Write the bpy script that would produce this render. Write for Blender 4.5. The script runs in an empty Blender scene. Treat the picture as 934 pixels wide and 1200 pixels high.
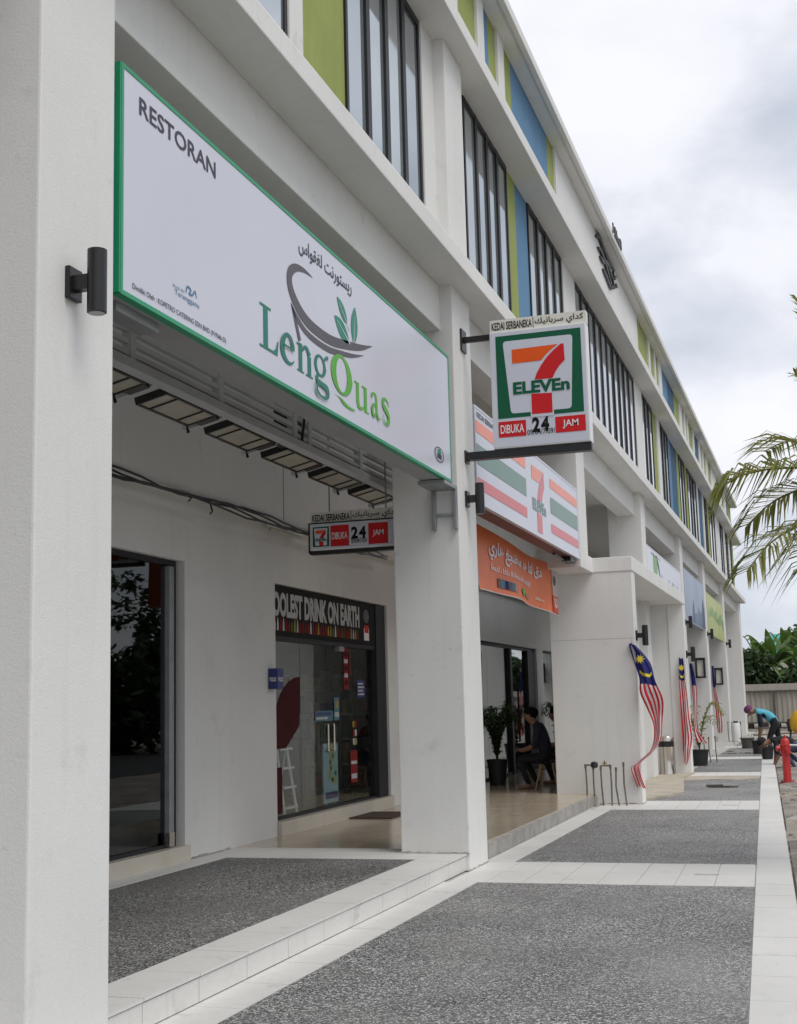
import bpy, bmesh, math, random
from mathutils import Vector, Matrix
random.seed(7)
rad = math.radians
sc = bpy.context.scene
col = sc.collection

# ------------------------------------------------------------------ camera, sky, sun, exposure
def cam_axes(yaw, pit, rol):
    cy, sy, cp, sp, cr, sr = math.cos(yaw), math.sin(yaw), math.cos(pit), math.sin(pit), math.cos(rol), math.sin(rol)
    fwd = Vector((-sy*cp, cy*cp, sp)); right = Vector((cy, sy, 0)); up = right.cross(fwd)
    return right*cr + up*sr, -right*sr + up*cr, fwd
cd = bpy.data.cameras.new('camera'); cam = bpy.data.objects.new('camera', cd); col.objects.link(cam)
r_, u_, f_ = cam_axes(rad(17.6397), rad(8.44056), rad(-1.47937))
cam.matrix_world = Matrix(((r_.x, u_.x, -f_.x, 0), (r_.y, u_.y, -f_.y, 0), (r_.z, u_.z, -f_.z, 1.5), (0, 0, 0, 1)))
cd.sensor_fit = 'HORIZONTAL'; cd.sensor_width = 36; cd.lens = 36*1528.489/934
cd.clip_start = .05; cd.clip_end = 3000
sc.camera = cam

SUN_EL, SUN_AZ = 58, 118          # elevation; azimuth clockwise from +Y (the way the street runs)
w = bpy.data.worlds.new('World'); sc.world = w; w.use_nodes = True
nt = w.node_tree; N = nt.nodes; Lk = nt.links; N.clear()
def nd(t, **k):
    n = N.new(t)
    for a, v in k.items(): setattr(n, a, v)
    return n
out = nd('ShaderNodeOutputWorld'); bg1 = nd('ShaderNodeBackground'); bg2 = nd('ShaderNodeBackground'); mix = nd('ShaderNodeMixShader')
sky = nd('ShaderNodeTexSky', sky_type='NISHITA', sun_disc=False, sun_elevation=rad(SUN_EL), sun_rotation=rad(SUN_AZ))
bg1.inputs[1].default_value = .10; Lk.new(sky.outputs[0], bg1.inputs[0])
tc = nd('ShaderNodeTexCoord')
mp = nd('ShaderNodeMapping'); mp.inputs['Location'].default_value = (7.7, .3, 3.1); mp.inputs['Scale'].default_value = (1, 1, 1.7); Lk.new(tc.outputs['Generated'], mp.inputs[0])
nz = nd('ShaderNodeTexNoise'); nz.inputs['Scale'].default_value = 3.1; nz.inputs['Detail'].default_value = 8; nz.inputs['Roughness'].default_value = .54; nz.inputs['Distortion'].default_value = .15
Lk.new(mp.outputs[0], nz.inputs['Vector'])
sm = nz
rp = nd('ShaderNodeValToRGB'); cr = rp.color_ramp
cr.elements[0].position = .30; cr.elements[0].color = (.43, .48, .56, 1)
cr.elements[1].position = .64; cr.elements[1].color = (.85, .85, .885, 1)
for p_, c_ in ((.41, (.54, .58, .65, 1)), (.47, (.63, .66, .73, 1)), (.52, (.72, .735, .79, 1)), (.56, (.80, .805, .855, 1))): e = cr.elements.new(p_); e.color = c_
Lk.new(sm.outputs[0], rp.inputs[0]); Lk.new(rp.outputs[0], bg2.inputs[0]); bg2.inputs[1].default_value = 1.0
mix.inputs[0].default_value = .93
Lk.new(bg1.outputs[0], mix.inputs[1]); Lk.new(bg2.outputs[0], mix.inputs[2]); Lk.new(mix.outputs[0], out.inputs[0])

sl = bpy.data.lights.new('sun', 'SUN'); sl.energy = 1.42; sl.angle = rad(32); sl.color = (1, .965, .91)
sun = bpy.data.objects.new('sun', sl); col.objects.link(sun)
d = Vector((math.sin(rad(SUN_AZ))*math.cos(rad(SUN_EL)), math.cos(rad(SUN_AZ))*math.cos(rad(SUN_EL)), math.sin(rad(SUN_EL))))
sun.rotation_euler = d.to_track_quat('Z', 'Y').to_euler(); sun.location = d*60
vs = sc.view_settings; vs.view_transform = 'Standard'; vs.look = 'None'; vs.exposure = 0.27; vs.gamma = 1
vs.use_curve_mapping = False
w.cycles.sampling_method = 'MANUAL'; w.cycles.sample_map_resolution = 256
sc.cycles.max_bounces = 7; sc.cycles.transparent_max_bounces = 12; sc.cycles.use_denoising = True

# ------------------------------------------------------------------ materials
MATS = {}
def pm(name, c, rough=.6, var=.08, scale=2.5, bump=0., bscale=40., metal=0., spec=.5, streak=0., fine=0., stain=0.):
    """procedural paint/plaster/metal: base colour with soft mottling, fine grain, optional streaks, bump"""
    m = bpy.data.materials.new(name); m.use_nodes = True; t = m.node_tree; n = t.nodes; L = t.links
    b = n['Principled BSDF']; b.inputs['Roughness'].default_value = rough; b.inputs['Metallic'].default_value = metal
    b.inputs['Specular IOR Level'].default_value = spec
    g = n.new('ShaderNodeNewGeometry')
    nz = n.new('ShaderNodeTexNoise'); nz.inputs['Scale'].default_value = scale; nz.inputs['Detail'].default_value = 6; L.new(g.outputs['Position'], nz.inputs['Vector'])
    mr = n.new('ShaderNodeMapRange'); mr.inputs[1].default_value = .3; mr.inputs[2].default_value = .7; mr.inputs[3].default_value = 1-var; mr.inputs[4].default_value = 1+var*.6
    L.new(nz.outputs['Fac'], mr.inputs[0]); val = mr.outputs[0]
    def mult(sock, lo, hi, a=.3, bb=.7):
        nonlocal val
        q = n.new('ShaderNodeMapRange'); q.inputs[1].default_value = a; q.inputs[2].default_value = bb; q.inputs[3].default_value = lo; q.inputs[4].default_value = hi
        L.new(sock, q.inputs[0]); mm = n.new('ShaderNodeMath'); mm.operation = 'MULTIPLY'; L.new(val, mm.inputs[0]); L.new(q.outputs[0], mm.inputs[1]); val = mm.outputs[0]
    if streak:
        mpn = n.new('ShaderNodeMapping'); mpn.inputs['Scale'].default_value = (7, 7, .55); L.new(g.outputs['Position'], mpn.inputs[0])
        s2 = n.new('ShaderNodeTexNoise'); s2.inputs['Scale'].default_value = 1.6; s2.inputs['Detail'].default_value = 5; L.new(mpn.outputs[0], s2.inputs['Vector'])
        mult(s2.outputs['Fac'], 1-streak, 1+streak*.3)
    if fine:
        s3 = n.new('ShaderNodeTexNoise'); s3.inputs['Scale'].default_value = 55; s3.inputs['Detail'].default_value = 3; L.new(g.outputs['Position'], s3.inputs['Vector'])
        mult(s3.outputs['Fac'], 1-fine, 1+fine)
    if stain:
        s4 = n.new('ShaderNodeTexNoise'); s4.inputs['Scale'].default_value = 3.3; s4.inputs['Detail'].default_value = 9; s4.inputs['Roughness'].default_value = .68; L.new(g.outputs['Position'], s4.inputs['Vector'])
        mult(s4.outputs['Fac'], 1, 1-stain, .60, .74)
        m5 = n.new('ShaderNodeMapping'); m5.inputs['Scale'].default_value = (4.5, 4.5, .28); L.new(g.outputs['Position'], m5.inputs[0])
        s5 = n.new('ShaderNodeTexNoise'); s5.inputs['Scale'].default_value = 2.1; s5.inputs['Detail'].default_value = 5; L.new(m5.outputs[0], s5.inputs['Vector']); mult(s5.outputs['Fac'], 1, 1-stain*.3, .57, .72)
        s6 = n.new('ShaderNodeTexNoise'); s6.inputs['Scale'].default_value = 13; s6.inputs['Detail'].default_value = 6; s6.inputs['Roughness'].default_value = .6; L.new(g.outputs['Position'], s6.inputs['Vector']); mult(s6.outputs['Fac'], 1, 1-stain, .66, .74)
    mx = n.new('ShaderNodeVectorMath'); mx.operation = 'SCALE'; mx.inputs[0].default_value = c[:3]; L.new(val, mx.inputs['Scale'])
    L.new(mx.outputs[0], b.inputs['Base Color'])
    if bump:
        bn = n.new('ShaderNodeTexNoise'); bn.inputs['Scale'].default_value = bscale; bn.inputs['Detail'].default_value = 4; L.new(g.outputs['Position'], bn.inputs['Vector'])
        bb = n.new('ShaderNodeBump'); bb.inputs['Strength'].default_value = bump; bb.inputs['Distance'].default_value = .01
        L.new(bn.outputs['Fac'], bb.inputs['Height']); L.new(bb.outputs[0], b.inputs['Normal'])
    MATS[name] = m; return m

def aggregate(name, lo, hi, cell, dust):
    m = bpy.data.materials.new(name); m.use_nodes = True; t = m.node_tree; n = t.nodes; L = t.links; b = n['Principled BSDF']
    b.inputs['Roughness'].default_value = .55; g = n.new('ShaderNodeNewGeometry')
    v = n.new('ShaderNodeTexVoronoi'); v.inputs['Scale'].default_value = cell; L.new(g.outputs['Position'], v.inputs['Vector'])
    s = n.new('ShaderNodeSeparateColor'); L.new(v.outputs['Color'], s.inputs[0])
    r = n.new('ShaderNodeValToRGB'); c = r.color_ramp
    c.elements[0].position = 0; c.elements[0].color = (lo, lo, lo*1.02, 1); c.elements[1].position = 1; c.elements[1].color = (hi, hi*.98, hi*.94, 1)
    for p, k in ((.32, lo*1.8), (.58, hi*.24), (.80, hi*.55)): e = c.elements.new(p); e.color = (k, k*.99, k*.98, 1)
    L.new(s.outputs[0], r.inputs[0])
    dr = n.new('ShaderNodeMapRange'); dr.inputs[1].default_value = .35; dr.inputs[2].default_value = .75; dr.inputs[3].default_value = 1; dr.inputs[4].default_value = .35
    L.new(v.outputs['Distance'], dr.inputs[0])
    nz = n.new('ShaderNodeTexNoise'); nz.inputs['Scale'].default_value = .9; nz.inputs['Detail'].default_value = 7; L.new(g.outputs['Position'], nz.inputs['Vector'])
    mr = n.new('ShaderNodeMapRange'); mr.inputs[1].default_value = .3; mr.inputs[2].default_value = .7; mr.inputs[3].default_value = .72; mr.inputs[4].default_value = 1.22; L.new(nz.outputs['Fac'], mr.inputs[0])
    mm = n.new('ShaderNodeMath'); mm.operation = 'MULTIPLY'; L.new(mr.outputs[0], mm.inputs[0]); L.new(dr.outputs[0], mm.inputs[1])
    mx = n.new('ShaderNodeVectorMath'); mx.operation = 'SCALE'; L.new(r.outputs[0], mx.inputs[0]); L.new(mm.outputs[0], mx.inputs['Scale'])
    d1 = n.new('ShaderNodeTexNoise'); d1.inputs['Scale'].default_value = .55; d1.inputs['Detail'].default_value = 9; d1.inputs['Roughness'].default_value = .62; d1.inputs['Distortion'].default_value = .6
    of = n.new('ShaderNodeVectorMath'); of.operation = 'ADD'; of.inputs[1].default_value = (11, 5, 0); L.new(g.outputs['Position'], of.inputs[0]); L.new(of.outputs[0], d1.inputs['Vector'])
    dm_ = n.new('ShaderNodeMapRange'); dm_.inputs[1].default_value = .40; dm_.inputs[2].default_value = .68; dm_.inputs[3].default_value = .0; dm_.inputs[4].default_value = .62; L.new(d1.outputs['Fac'], dm_.inputs[0])
    dx = n.new('ShaderNodeMix'); dx.data_type = 'RGBA'; dx.inputs[7].default_value = (dust, dust*.98, dust*.93, 1); L.new(dm_.outputs[0], dx.inputs[0]); L.new(mx.outputs[0], dx.inputs[6]); L.new(dx.outputs[2], b.inputs['Base Color'])
    bb = n.new('ShaderNodeBump'); bb.inputs['Strength'].default_value = .7; bb.inputs['Distance'].default_value = .006; bb.invert = True
    L.new(v.outputs['Distance'], bb.inputs['Height']); L.new(bb.outputs[0], b.inputs['Normal'])
    MATS[name] = m; return m

def thin_glass(name, tint=(.75, .82, .8), ior=1.5):
    m = bpy.data.materials.new(name); m.use_nodes = True; t = m.node_tree; n = t.nodes; L = t.links; n.remove(n['Principled BSDF'])
    o = n['Material Output']; tr = n.new('ShaderNodeBsdfTransparent'); tr.inputs[0].default_value = (*tint, 1)
    gl = n.new('ShaderNodeBsdfGlossy'); gl.inputs['Roughness'].default_value = .012; gl.inputs['Color'].default_value = (.95, .97, .97, 1)
    g = n.new('ShaderNodeNewGeometry'); nz = n.new('ShaderNodeTexNoise'); nz.inputs['Scale'].default_value = 1.2; L.new(g.outputs['Position'], nz.inputs['Vector'])
    bb = n.new('ShaderNodeBump'); bb.inputs['Strength'].default_value = .02; bb.inputs['Distance'].default_value = .05; L.new(nz.outputs['Fac'], bb.inputs['Height']); L.new(bb.outputs[0], gl.inputs['Normal'])
    lw = n.new('ShaderNodeLayerWeight'); lw.inputs[0].default_value = .5
    p5 = n.new('ShaderNodeMath'); p5.operation = 'POWER'; p5.inputs[1].default_value = 5; L.new(lw.outputs['Facing'], p5.inputs[0])
    fr = n.new('ShaderNodeMath'); fr.operation = 'MULTIPLY_ADD'; f0 = ((ior-1)/(ior+1))**2; fr.inputs[1].default_value = 1-f0; fr.inputs[2].default_value = f0; L.new(p5.outputs[0], fr.inputs[0])
    mx = n.new('ShaderNodeMixShader'); L.new(fr.outputs[0], mx.inputs[0]); L.new(tr.outputs[0], mx.inputs[1]); L.new(gl.outputs[0], mx.inputs[2]); L.new(mx.outputs[0], o.inputs[0])
    MATS[name] = m; return m

def leafmat(name, c, c2, rough=.5, trans=.25):
    m = bpy.data.materials.new(name); m.use_nodes = True; t = m.node_tree; n = t.nodes; L = t.links; b = n['Principled BSDF']
    b.inputs['Roughness'].default_value = rough; b.inputs['Specular IOR Level'].default_value = .35
    g = n.new('ShaderNodeNewGeometry'); r = n.new('ShaderNodeMix'); r.data_type = 'RGBA'; r.inputs[6].default_value = (*c, 1); r.inputs[7].default_value = (*c2, 1)
    nz = n.new('ShaderNodeTexNoise'); nz.inputs['Scale'].default_value = 2.2; L.new(g.outputs['Position'], nz.inputs['Vector'])
    ad = n.new('ShaderNodeMath'); ad.operation = 'MULTIPLY_ADD'; ad.inputs[1].default_value = .6; L.new(g.outputs['Random Per Island'], ad.inputs[0])
    q = n.new('ShaderNodeMath'); q.operation = 'MULTIPLY'; q.inputs[1].default_value = .5; L.new(nz.outputs['Fac'], q.inputs[0]); L.new(q.outputs[0], ad.inputs[2])
    L.new(ad.outputs[0], r.inputs[0]); L.new(r.outputs[2], b.inputs['Base Color'])
    tl = n.new('ShaderNodeBsdfTranslucent'); L.new(r.outputs[2], tl.inputs[0]); mx = n.new('ShaderNodeMixShader'); mx.inputs[0].default_value = trans
    L.new(b.outputs[0], mx.inputs[1]); L.new(tl.outputs[0], mx.inputs[2]); L.new(mx.outputs[0], n['Material Output'].inputs[0])
    MATS[name] = m; return m

pm('plaster', (.74, .735, .71), .75, .05, .9, .16, 90, streak=.012, fine=.02, stain=.15)
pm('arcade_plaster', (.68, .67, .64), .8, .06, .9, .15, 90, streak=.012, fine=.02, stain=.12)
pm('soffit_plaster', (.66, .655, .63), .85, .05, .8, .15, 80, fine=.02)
pm('green_paint', (.31, .36, .085), .7, .1, 1.6, .25, 60, streak=.08, fine=.05)
pm('blue_paint', (.10, .24, .40), .7, .08, 1.6, .2, 60, streak=.06, fine=.04)
pm('deep_blue_paint', (.015, .095, .185), .7, .08, 1.6, .2, 60, streak=.06)
pm('frame_dark', (.022, .022, .025), .45, .15, 5, spec=.3)
pm('black_metal', (.012, .012, .013), .35, .2, 8, spec=.5)
pm('galvanised', (.34, .35, .36), .45, .15, 6, metal=.5)
pm('grey_paint_steel', (.50, .51, .51), .5, .1, 4)
pm('sign_vinyl', (.61, .625, .70), .28, .03, 1.2)
pm('sign_back', (.34, .34, .345), .5, .08, 2)
pm('sign_green', (.015, .30, .14), .4, .08, 3)
pm('print_dark', (.07, .07, .085), .5, .05, 5, spec=.2)
pm('print_grey', (.12, .115, .13), .5, .05, 5, spec=.2)
pm('print_teal', (.035, .21, .155), .5, .1, 2.5, spec=.2)
pm('print_lime', (.13, .44, .07), .5, .15, 2.5, spec=.2)
pm('print_leaf', (.055, .27, .19), .5, .1, 3, spec=.2)
pm('print_blue', (.10, .22, .36), .5, .1, 3, spec=.2)
pm('logo_green', (.008, .105, .05), .5, .05, 3, spec=.2)
pm('logo_orange', (.78, .105, .014), .5, .05, 3, spec=.2)
pm('logo_red', (.60, .018, .022), .5, .05, 3, spec=.2)
pm('faded_orange', (.86, .24, .14), .3, .05, 2)
pm('faded_red', (.64, .115, .125), .3, .05, 2)
pm('faded_green', (.11, .225, .175), .3, .05, 2)
pm('ivory', (.72, .70, .62), .4, .04, 3)
pm('text_black', (.012, .012, .012), .6, .05, 5, spec=.12)
pm('text_white', (.78, .78, .78), .4, .03, 5)
pm('banner_orange', (.84, .19, .06), .45, .1, 2.2, .1, 8)
pm('banner_red', (.75, .06, .015), .45, .1, 2.2)
pm('sign_underside', (.15, .035, .025), .5, .25, 6, .3, 25)
pm('tile', (.66, .65, .62), .48, .08, .8, .05, 60, fine=.03, stain=.28)
pm('grout', (.46, .45, .42), .9, .15, 8)
pm('beige_tile', (.49, .41, .305), .16, .07, 2.2, .02, 20)
pm('beige_stone', (.58, .53, .44), .4, .07, 3)
pm('rough_concrete', (.34, .325, .30), .9, .25, 5, .6, 30, fine=.1)
pm('sandy_concrete', (.43, .385, .31), .9, .2, 2.5, .4, 30, fine=.08)
pm('dirt', (.27, .245, .21), .95, .4, 1.3, .9, 14, fine=.15)
pm('asphalt', (.05, .05, .052), .9, .2, 1.5, .3, 60, fine=.15)
pm('rubble', (.33, .30, .27), .95, .35, 5, .6, 30, fine=.1)
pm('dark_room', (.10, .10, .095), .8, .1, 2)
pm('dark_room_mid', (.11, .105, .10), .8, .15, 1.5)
pm('shelf_goods', (.25, .08, .05), .6, .5, 7)
pm('maroon', (.055, .005, .007), .6, .1, 3, spec=.1)
pm('shaded_red', (.22, .02, .02), .6, .2, 9, spec=.1)  # darkened print colours: the shade on the shopfront header is put into them
pm('shaded_green', (.09, .16, .04), .6, .2, 9, spec=.1)
pm('shaded_yellow', (.36, .26, .05), .6, .2, 9, spec=.1)
pm('shaded_white', (.50, .50, .49), .6, .2, 9, spec=.1)
pm('dull_blue', (.10, .20, .24), .5, .2, 9, spec=.1)
pm('white_paint', (.78, .78, .77), .35, .04, 4)
pm('lamp_glass', (.44, .41, .33), .35, .12, 9)
pm('steel_polished', (.62, .58, .52), .2, .1, 3, metal=.95)
pm('rusty_pipe', (.20, .165, .125), .6, .4, 30, .3, 60, metal=.4)
pm('brass', (.35, .24, .08), .4, .2, 20, metal=.8)
def cloth_through(n):
    m = MATS[n]; t = m.node_tree; b = t.nodes['Principled BSDF']; tl = t.nodes.new('ShaderNodeBsdfTranslucent'); mx = t.nodes.new('ShaderNodeMixShader'); mx.inputs[0].default_value = .35
    src = b.inputs['Base Color'].links[0].from_socket; t.links.new(src, tl.inputs[0]); t.links.new(b.outputs[0], mx.inputs[1]); t.links.new(tl.outputs[0], mx.inputs[2]); t.links.new(mx.outputs[0], t.nodes['Material Output'].inputs[0])
pm('flag_blue', (.025, .028, .17), .75, .1, 10)
pm('flag_red', (.62, .025, .035), .75, .1, 10)
pm('flag_white', (.76, .74, .74), .75, .06, 10)
pm('flag_yellow', (.75, .62, .06), .75, .06, 10)
for q_ in ('flag_blue', 'flag_red', 'flag_white'): cloth_through(q_)
pm('hydrant_red', (.50, .025, .025), .38, .15, 9, .1, 40)
pm('skin_tan', (.25, .135, .085), .55, .1, 20)
pm('hair_black', (.008, .007, .007), .8, .2, 40, spec=.1)
pm('navy_cloth', (.018, .021, .042), .9, .2, 14, .3, 80)
pm('grey_cloth', (.12, .125, .15), .9, .2, 14, .3, 80)
pm('black_cloth', (.013, .013, .015), .9, .2, 14, .3, 80)
pm('cyan_cloth', (.10, .42, .56), .85, .12, 8, .3, 60)
pm('purple_cloth', (.17, .045, .13), .85, .15, 14, .3, 60)
pm('jeans', (.05, .065, .12), .9, .2, 14, .3, 80)
pm('pink_cloth', (.62, .25, .18), .8, .1, 8)
pm('wood_light', (.50, .33, .17), .5, .15, 12)
pm('old_wood', (.27, .23, .18), .8, .25, 9, .3, 30)
pm('black_plastic', (.02, .02, .021), .5, .2, 9)
pm('yellow_paint', (.75, .42, .02), .45, .12, 6)
pm('fence_metal', (.42, .39, .33), .55, .1, 1.5, streak=.12)
pm('fence_dark', (.10, .09, .075), .7, .15, 4)
pm('bark', (.16, .12, .085), .95, .35, 6, .8, 25)
pm('teal_roof', (.04, .42, .42), .6, .08, 2)
pm('poster_blue', (.45, .62, .68), .4, .1, 5)
pm('poster_yellow', (.68, .58, .10), .4, .15, 5)
pm('navy_sign', (.025, .03, .16), .4, .05, 5)
pm('far_blue_sign', (.11, .17, .30), .35, .35, .45, streak=.35)
pm('far_green_sign', (.50, .55, .20), .4, .12, 1.5)
pm('mat_brown', (.07, .045, .035), .95, .2, 30, .4, 120)
aggregate('aggregate_dark', .045, .92, 104, .28)
aggregate('aggregate_arcade', .03, .78, 104, .17)
thin_glass('shop_glass', (.86, .89, .88), 1.5)
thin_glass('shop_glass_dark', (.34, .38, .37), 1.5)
for i_, q_ in enumerate(((.50, .55, .57), (.44, .49, .52), (.56, .60, .61))): pm('window_glass%d' % i_, q_, .035+.02*i_, .10, .7, metal=.72-.06*i_, spec=.8)
leafmat('palm_leaf', (.40, .37, .10), (.12, .17, .045), .42, .42)
leafmat('banana_leaf', (.17, .26, .05), (.045, .11, .025), .45, .35)
leafmat('tree_leaf', (.03, .065, .018), (.065, .11, .03), .55, .2)
leafmat('dark_leaf', (.02, .042, .014), (.05, .085, .025), .5, .15)

# ------------------------------------------------------------------ mesh helpers
class MB:
    def __init__(s): s.v = []; s.f = []; s.m = []
    def add(s, vs, fs, mi=0):
        o = len(s.v); s.v += [tuple(v) for v in vs]; s.f += [tuple(i+o for i in f) for f in fs]; s.m += [mi]*len(fs); return s
    def box(s, x0, x1, y0, y1, z0, z1, mi=0):
        return s.add([(x, y, z) for z in (z0, z1) for y in (y0, y1) for x in (x0, x1)],
                     [(0, 2, 3, 1), (4, 5, 7, 6), (0, 1, 5, 4), (2, 6, 7, 3), (0, 4, 6, 2), (1, 3, 7, 5)], mi)
    def prism(s, pts, z0, z1, mi=0):
        n = len(pts)
        return s.add([(x, y, z0) for x, y in pts]+[(x, y, z1) for x, y in pts],
                     [tuple(range(n))[::-1], tuple(range(n, 2*n))]+[(i, (i+1) % n, n+(i+1) % n, n+i) for i in range(n)], mi)
    def tube(s, pts, r, n=8, mi=0, cap=True):
        pts = [Vector(p) for p in pts]; R = r if isinstance(r, (list, tuple)) else [r]*len(pts)
        vs = []; fs = []; ref = None
        for i, p in enumerate(pts):
            t = (pts[min(i+1, len(pts)-1)]-pts[max(i-1, 0)]).normalized()
            a = Vector((0, 0, 1)) if abs(t.z) < .9 else Vector((1, 0, 0))
            if ref is None: ref = (a-t*a.dot(t)).normalized()
            else: ref = (ref-t*ref.dot(t)).normalized()
            b = t.cross(ref)
            for k in range(n):
                q = 2*math.pi*k/n; vs.append(p+(ref*math.cos(q)+b*math.sin(q))*R[i])
        for i in range(len(pts)-1):
            for k in range(n): fs.append((i*n+k, i*n+(k+1) % n, (i+1)*n+(k+1) % n, (i+1)*n+k))
        if cap: fs += [tuple(range(n))[::-1], tuple(range((len(pts)-1)*n, len(pts)*n))]
        return s.add(vs, fs, mi)
    def lathe(s, c, prof, n=20, mi=0):
        x, y, z = c; vs = []; fs = []
        for r, h in prof:
            for k in range(n): vs.append((x+r*math.cos(2*math.pi*k/n), y+r*math.sin(2*math.pi*k/n), z+h))
        for i in range(len(prof)-1):
            for k in range(n): fs.append((i*n+k, i*n+(k+1) % n, (i+1)*n+(k+1) % n, (i+1)*n+k))
        fs += [tuple(range(n))[::-1], tuple(range((len(prof)-1)*n, len(prof)*n))]
        return s.add(vs, fs, mi)
    def build(s, name, mats, parent=None, bevel=0, smooth=False):
        me = bpy.data.meshes.new(name); me.from_pydata(s.v, [], s.f)
        mats = [mats] if isinstance(mats, str) else mats
        for m in mats: me.materials.append(MATS[m])
        for p, i in zip(me.polygons, s.m): p.material_index = i
        if bevel:
            bm = bmesh.new(); bm.from_mesh(me)
            bmesh.ops.bevel(bm, geom=[e for e in bm.edges if len(e.link_faces) == 2 and e.calc_face_angle(0) > .5], offset=bevel, segments=2, affect='EDGES', profile=.6)
            bm.to_mesh(me); bm.free()
        if smooth:
            for p in me.polygons: p.use_smooth = True
            try: me.set_sharp_from_angle(angle=rad(42))
            except Exception: pass
        me.update(); return link(name, me, parent)
def link(name, me, parent=None):
    o = bpy.data.objects.new(name, me); col.objects.link(o)
    if parent: o.parent = parent
    return o
def tag(o, label=None, cat=None, group=None, kind=None):
    for k, v in (('label', label), ('category', cat), ('group', group), ('kind', kind)):
        if v: o[k] = v
    return o
def empty(name, loc=(0, 0, 0), label=None, cat=None, group=None, kind=None):
    """a thing's root; its parts are built in world coordinates, so the root carries no transform of its own unless the builder says so"""
    o = bpy.data.objects.new(name, None); col.objects.link(o); o.location = loc; o.empty_display_size = .2
    return tag(o, label, cat, group, kind)
def keep(o):
    """parent set after building in world space: cancel the parent's offset"""
    if o.parent:
        bpy_p = o.parent; m = Matrix.Identity(4); q = bpy_p
        while q is not None: m = Matrix.Translation(q.location) @ m; q = q.parent
        o.matrix_parent_inverse = m.inverted()
    return o
def box(name, mat, parent, x0, x1, y0, y1, z0, z1, bevel=0): return MB().box(x0, x1, y0, y1, z0, z1).build(name, mat, parent, bevel)

# print on flat faces: frames map (u,v,d) to the world
def facade(X): return lambda u, v, d=0: (X+d, u, v)
def facing(Y): return lambda u, v, d=0: (u, Y-d, v)
def sheet(name, polys, fr, d, mat, parent):
    m = MB()
    for p in polys: m.add([fr(u, v, d) for u, v in p], [tuple(range(len(p)))])
    return m.build(name, mat, parent)
def rect(u0, v0, u1, v1): return [(u0, v0), (u1, v0), (u1, v1), (u0, v1)]
def spline(pts, n=8):
    o = []
    for i in range(len(pts)-1):
        p0, p1, p2, p3 = pts[max(i-1, 0)], pts[i], pts[i+1], pts[min(i+2, len(pts)-1)]
        for k in range(n):
            t = k/n; o.append(tuple(.5*((2*b)+(-a+c)*t+(2*a-5*b+4*c-e)*t*t+(-a+3*b-3*c+e)*t**3) for a, b, c, e in zip(p0, p1, p2, p3)))
    o.append(tuple(pts[-1])); return o
def stroke(pts, n=8):
    """variable width pen stroke: (u, v, width) -> quads"""
    s = spline(pts, n); a = []; b = []
    for i, p in enumerate(s):
        q0, q1 = s[max(i-1, 0)], s[min(i+1, len(s)-1)]; dx, dy = q1[0]-q0[0], q1[1]-q0[1]; l = math.hypot(dx, dy) or 1
        hw = max(p[2], 0)/2; a.append((p[0]-dy/l*hw, p[1]+dx/l*hw)); b.append((p[0]+dy/l*hw, p[1]-dx/l*hw))
    return [[a[i], b[i], b[i+1], a[i+1]] for i in range(len(s)-1)]
def into(polys, u0, v0, u1, v1): return [[(u0+x*(u1-u0), v0+y*(v1-v0)) for x, y in p] for p in polys]
def disc(cx, cy, rx, ry=None, n=20): ry = ry or rx; return [(cx+rx*math.cos(2*math.pi*k/n), cy+ry*math.sin(2*math.pi*k/n)) for k in range(n)]

# Arabic letters joined by hand (isolated, final, initial, medial code points)
AR = {'ا': (0xFE8D, 0xFE8E), 'ب': (0xFE8F, 0xFE90, 0xFE91, 0xFE92), 'ت': (0xFE95, 0xFE96, 0xFE97, 0xFE98), 'ج': (0xFE9D, 0xFE9E, 0xFE9F, 0xFEA0), 'خ': (0xFEA5, 0xFEA6, 0xFEA7, 0xFEA8),
      'د': (0xFEA9, 0xFEAA), 'ر': (0xFEAD, 0xFEAE), 'س': (0xFEB1, 0xFEB2, 0xFEB3, 0xFEB4), 'غ': (0xFECD, 0xFECE, 0xFECF, 0xFED0), 'ف': (0xFED1, 0xFED2, 0xFED3, 0xFED4),
      'ق': (0xFED5, 0xFED6, 0xFED7, 0xFED8), 'ك': (0xFED9, 0xFEDA, 0xFEDB, 0xFEDC), 'ل': (0xFEDD, 0xFEDE, 0xFEDF, 0xFEE0), 'ن': (0xFEE5, 0xFEE6, 0xFEE7, 0xFEE8),
      'ه': (0xFEE9, 0xFEEA, 0xFEEB, 0xFEEC), 'و': (0xFEED, 0xFEEE), 'ي': (0xFEF1, 0xFEF2, 0xFEF3, 0xFEF4)}
def arabic(s):
    o = []
    for i, c in enumerate(s):
        if c not in AR: o.append(c); continue
        f = AR[c]; prev = i > 0 and s[i-1] in AR and len(AR[s[i-1]]) == 4; nxt = len(f) == 4 and i+1 < len(s) and s[i+1] in AR
        k = 3 if prev and nxt else 1 if prev else 2 if nxt else 0
        o.append(chr(f[k]))
    return ''.join(o)[::-1]
STR = {'restoran': ('RESTORAN', .012), 'owner': ('Dimiliki Oleh : KOPETRO CATERING SDN BHD (919346-D)', .006), 'tourism': ('Terengganu', 0), 
       'arab_rest': (arabic('ريستورنت لغقواس'), .012), 'kedai': ('KEDAI SERBANEKA', .02), 'arab_kedai': (arabic('كداي سربانيك'), .014),
       'dibuka': ('DIBUKA', .012), 'jam': ('JAM', .012), '2': ('2', .045), '4': ('4', .045), 'date': ('09/04/7/09/', .004), 'eleven': ('ELEVEn', .042), 'cool': ('OOLEST DRINK ON EARTH', .05),
       'arab_ban': (arabic('دق لتا هد سفنجغ هاري'), .03), 'polis': ('POLIS', .02), 'u': ('U', .06), 
       }
TX = {}
_tmp = []
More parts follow.
